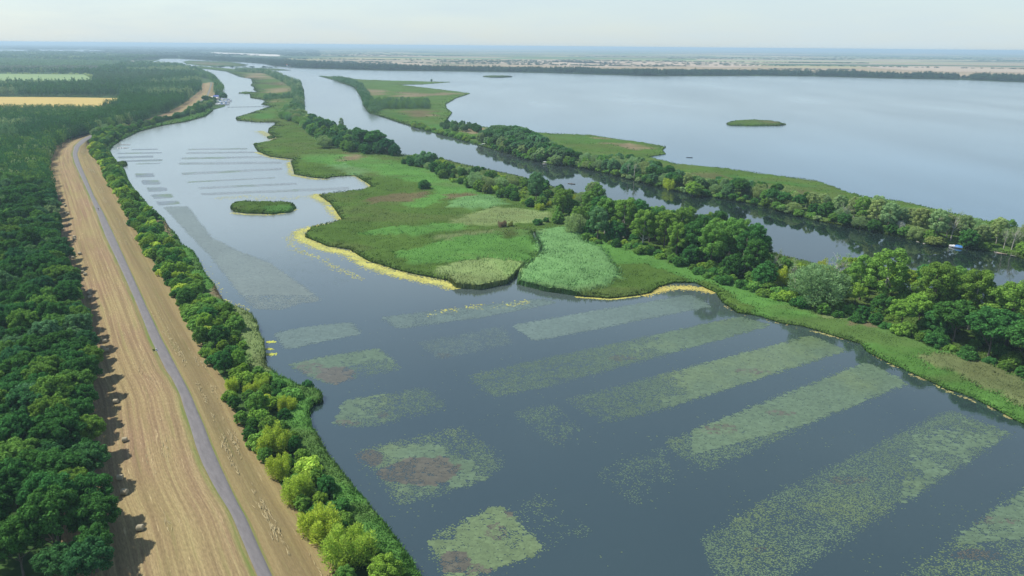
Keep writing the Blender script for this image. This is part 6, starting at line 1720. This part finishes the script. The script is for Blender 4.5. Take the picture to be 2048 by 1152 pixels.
# boat harbour: pontoons and moored boats
GH = "boats moored in the harbour"
hr = np.random.default_rng(12)
PONT = [((436, 206.5), (456, 205.5)), ((434, 210), (455, 209)), ((438, 203), (459, 202)), ((441, 199.6), (458, 199))]
for i, (p0, p1) in enumerate(PONT):
    a, b_ = g(*p0), g(*p1); c = (a + b_) / 2; L_ = float(np.linalg.norm(b_ - a)); rz = math.atan2(b_[1] - a[1], b_[0] - a[0])
    st = thing("pontoon", ("third", "lowest", "second", "topmost")[i] + " grey pontoon of the boat harbour counted from the dark tree", "pontoon", (float(c[0]), float(c[1]), 0), rz, "pontoons of the boat harbour")
    bm_obj("deck", lambda b: [box(b, -L_ / 2 + k * 3, -L_ / 2 + k * 3 + 2.9, -1.0, 1.0, .3, .5) for k in range(int(L_ / 3))], M_GREYW, st)
    bm_obj("float", lambda b: [box(b, -L_ / 2 + k * 6, -L_ / 2 + k * 6 + 2, -.9, .9, -.3, .29) for k in range(int(L_ / 6))], M_DARK, st)
def hmesh(fn, mat):
    b = bmesh.new(); fn(b); me = bpy.data.meshes.new("boat_part"); b.normal_update(); b.to_mesh(me); b.free(); me.materials.append(mat); return me
HULL = hmesh(lambda b: hull(b, 8, 2.8, .95, rise=.5), M_WHITE)
CABN = hmesh(lambda b: (box(b, -2, 1.5, -1.05, 1.05, .85, 1.9, .15)), M_WHITE)
WIND = hmesh(lambda b: (box(b, -1.7, 1.2, -1.062, -1.054, 1.2, 1.65), box(b, -1.7, 1.2, 1.054, 1.062, 1.2, 1.65), box(b, 1.504, 1.512, -.8, .8, 1.2, 1.65)), M_GLASS)
COVB = hmesh(lambda b: box(b, -3.9, 0, -1.3, 1.3, .95, 1.5, .3), M_BLUE)
n_ = 0
for i, (p0, p1) in enumerate(PONT):
    for t_ in np.linspace(.06, .96, 8):
        for s in (-1, 1):
            if hr.random() < .12: continue
            a, b_ = g(*p0), g(*p1); d = (b_ - a) / np.linalg.norm(b_ - a); nn = np.array((-d[1], d[0])) * s
            q = a + (b_ - a) * t_ + nn * 5.6
            cv = hr.random() < .3
            o = thing("moored_boat", ("white cabin boat" if not cv else "white boat under a blue cover") + f" moored at the {('third', 'lowest', 'second', 'topmost')[i]} harbour pontoon", "boat", (float(q[0]), float(q[1]), 0), math.atan2(nn[1], nn[0]), GH, hr.uniform(.95, 1.45))
            link("hull", HULL, o); 
            if cv: link("cover", COVB, o)
            else:
                cb_ = link("cabin", CABN, o); link("window", WIND, cb_)
# harbour hut, house in the woods, far lakeside house
def house(px, py, w_, d_, h_, roof_h, wall_m, roof_m, label, name, rz=0.0, chimney=True):
    p = g(px, py, .6); o = thing(name, label, "house", (float(p[0]), float(p[1]), .5), rz)
    wl = bm_obj("wall", lambda b: box(b, -w_ / 2, w_ / 2, -d_ / 2, d_ / 2, 0, h_), wall_m, o)
    def roof(b):
        e = .5; A = [(-w_ / 2 - e, -d_ / 2 - e, h_ - .15), (w_ / 2 + e, -d_ / 2 - e, h_ - .15), (w_ / 2 + e, d_ / 2 + e, h_ - .15), (-w_ / 2 - e, d_ / 2 + e, h_ - .15), (-w_ / 2 - e, 0, h_ + roof_h), (w_ / 2 + e, 0, h_ + roof_h)]
        v_ = [b.verts.new(q) for q in A]
        for f_ in ((0, 1, 5, 4), (2, 3, 4, 5), (1, 2, 5), (3, 0, 4), (3, 2, 1, 0)): b.faces.new([v_[k] for k in f_])
    rf = bm_obj("roof", roof, roof_m, o)
    if chimney: bm_obj("chimney", lambda b: box(b, w_ * .2, w_ * .2 + .7, -.3, .4, h_ + roof_h * .5, h_ + roof_h + .9), M_TILE, rf)
    for k in range(max(2, int(w_ / 3.5))):
        x_ = -w_ / 2 + (k + .5) * w_ / max(2, int(w_ / 3.5))
        if k == 1: bm_obj("door", lambda b: box(b, x_ - .5, x_ + .5, -d_ / 2 - .05, -d_ / 2 - .004, 0, 2.1), M_WOOD, o)
        else: bm_obj("window", lambda b: box(b, x_ - .6, x_ + .6, -d_ / 2 - .04, -d_ / 2 - .004, 1.0, 2.2), M_GLASS, o)
house(250, 186.5, 16, 9, 7, 4.0, M_WHITE, M_TILE, "white house with red tiled roof half hidden in the left woods behind the ripe field", "red_roofed_house", .1)
house(436, 197, 14, 9, 4, 2.5, M_WHITE, M_NAVY, "low hut with blue roof at the head of the boat harbour", "blue_roofed_hut", .2, False)
house(578, 133.6, 20, 12, 8, 4, M_WHITE, M_TILE, "small white house on the far shore at the channel mouth", "lakeside_house", .1)
at('bank', 447, 197.5, 12, T_DARK, "dark spreading tree on the harbour spit beside the blue-roofed hut", GB, 7950, wide=1.7)
at('bank', 434, 193, 9, T_DEEP, "dark tree just behind the blue-roofed hut", GB, 7951, wide=1.2)

# white marker stone by the path with a tuft of weeds
x, y, z = on_levee(313, 701)
mk = thing("marker_stone", "small white marker stone on the left verge of the asphalt path", "marker stone", (x, y, z - .02), .3)
def stone(b):
    box(b, -.22, .22, -.14, .14, 0, .75, .05)
    for v_ in b.verts:
        if v_.co.z > .6: v_.co.x *= .8; v_.co.y *= .8
bm_obj("stone", stone, M_WHITE, mk); bm_obj("plinth", lambda b: box(b, -.35, .35, -.26, .26, -.1, .08, .02), M_GREYW, mk)
tree('bush', x - .9, y + .1, z - .05, .17, T_OLIVE, "small tuft of weeds left of the white marker stone", "weeds by the path", 7999)

# ------------------------------------------------------------------ HAZE
def haze():
    b = bmesh.new()
    bmesh.ops.create_cube(b, size=1, matrix=Matrix.Translation((0, 30000, (104 - 4) / 2.0)) @ Matrix.Diagonal((140000, 76000, 104 + 4, 1)))
    me = bpy.data.meshes.new("haze"); b.to_mesh(me); b.free()
    mt = bpy.data.materials.new("air"); mt.use_nodes = True
    t = mt.node_tree; t.nodes.clear()
    o = t.nodes.new("ShaderNodeOutputMaterial"); v_ = t.nodes.new("ShaderNodeVolumePrincipled")
    v_.inputs['Color'].default_value = (*HAZE_COLOR, 1); v_.inputs['Density'].default_value = HAZE_DENSITY; v_.inputs['Anisotropy'].default_value = 0.1
    t.links.new(v_.outputs[0], o.inputs['Volume'])
    try: mt.cycles.homogeneous_volume = True
    except Exception: pass
    me.materials.append(mt)
    link("haze", me, kind='stuff')
haze()
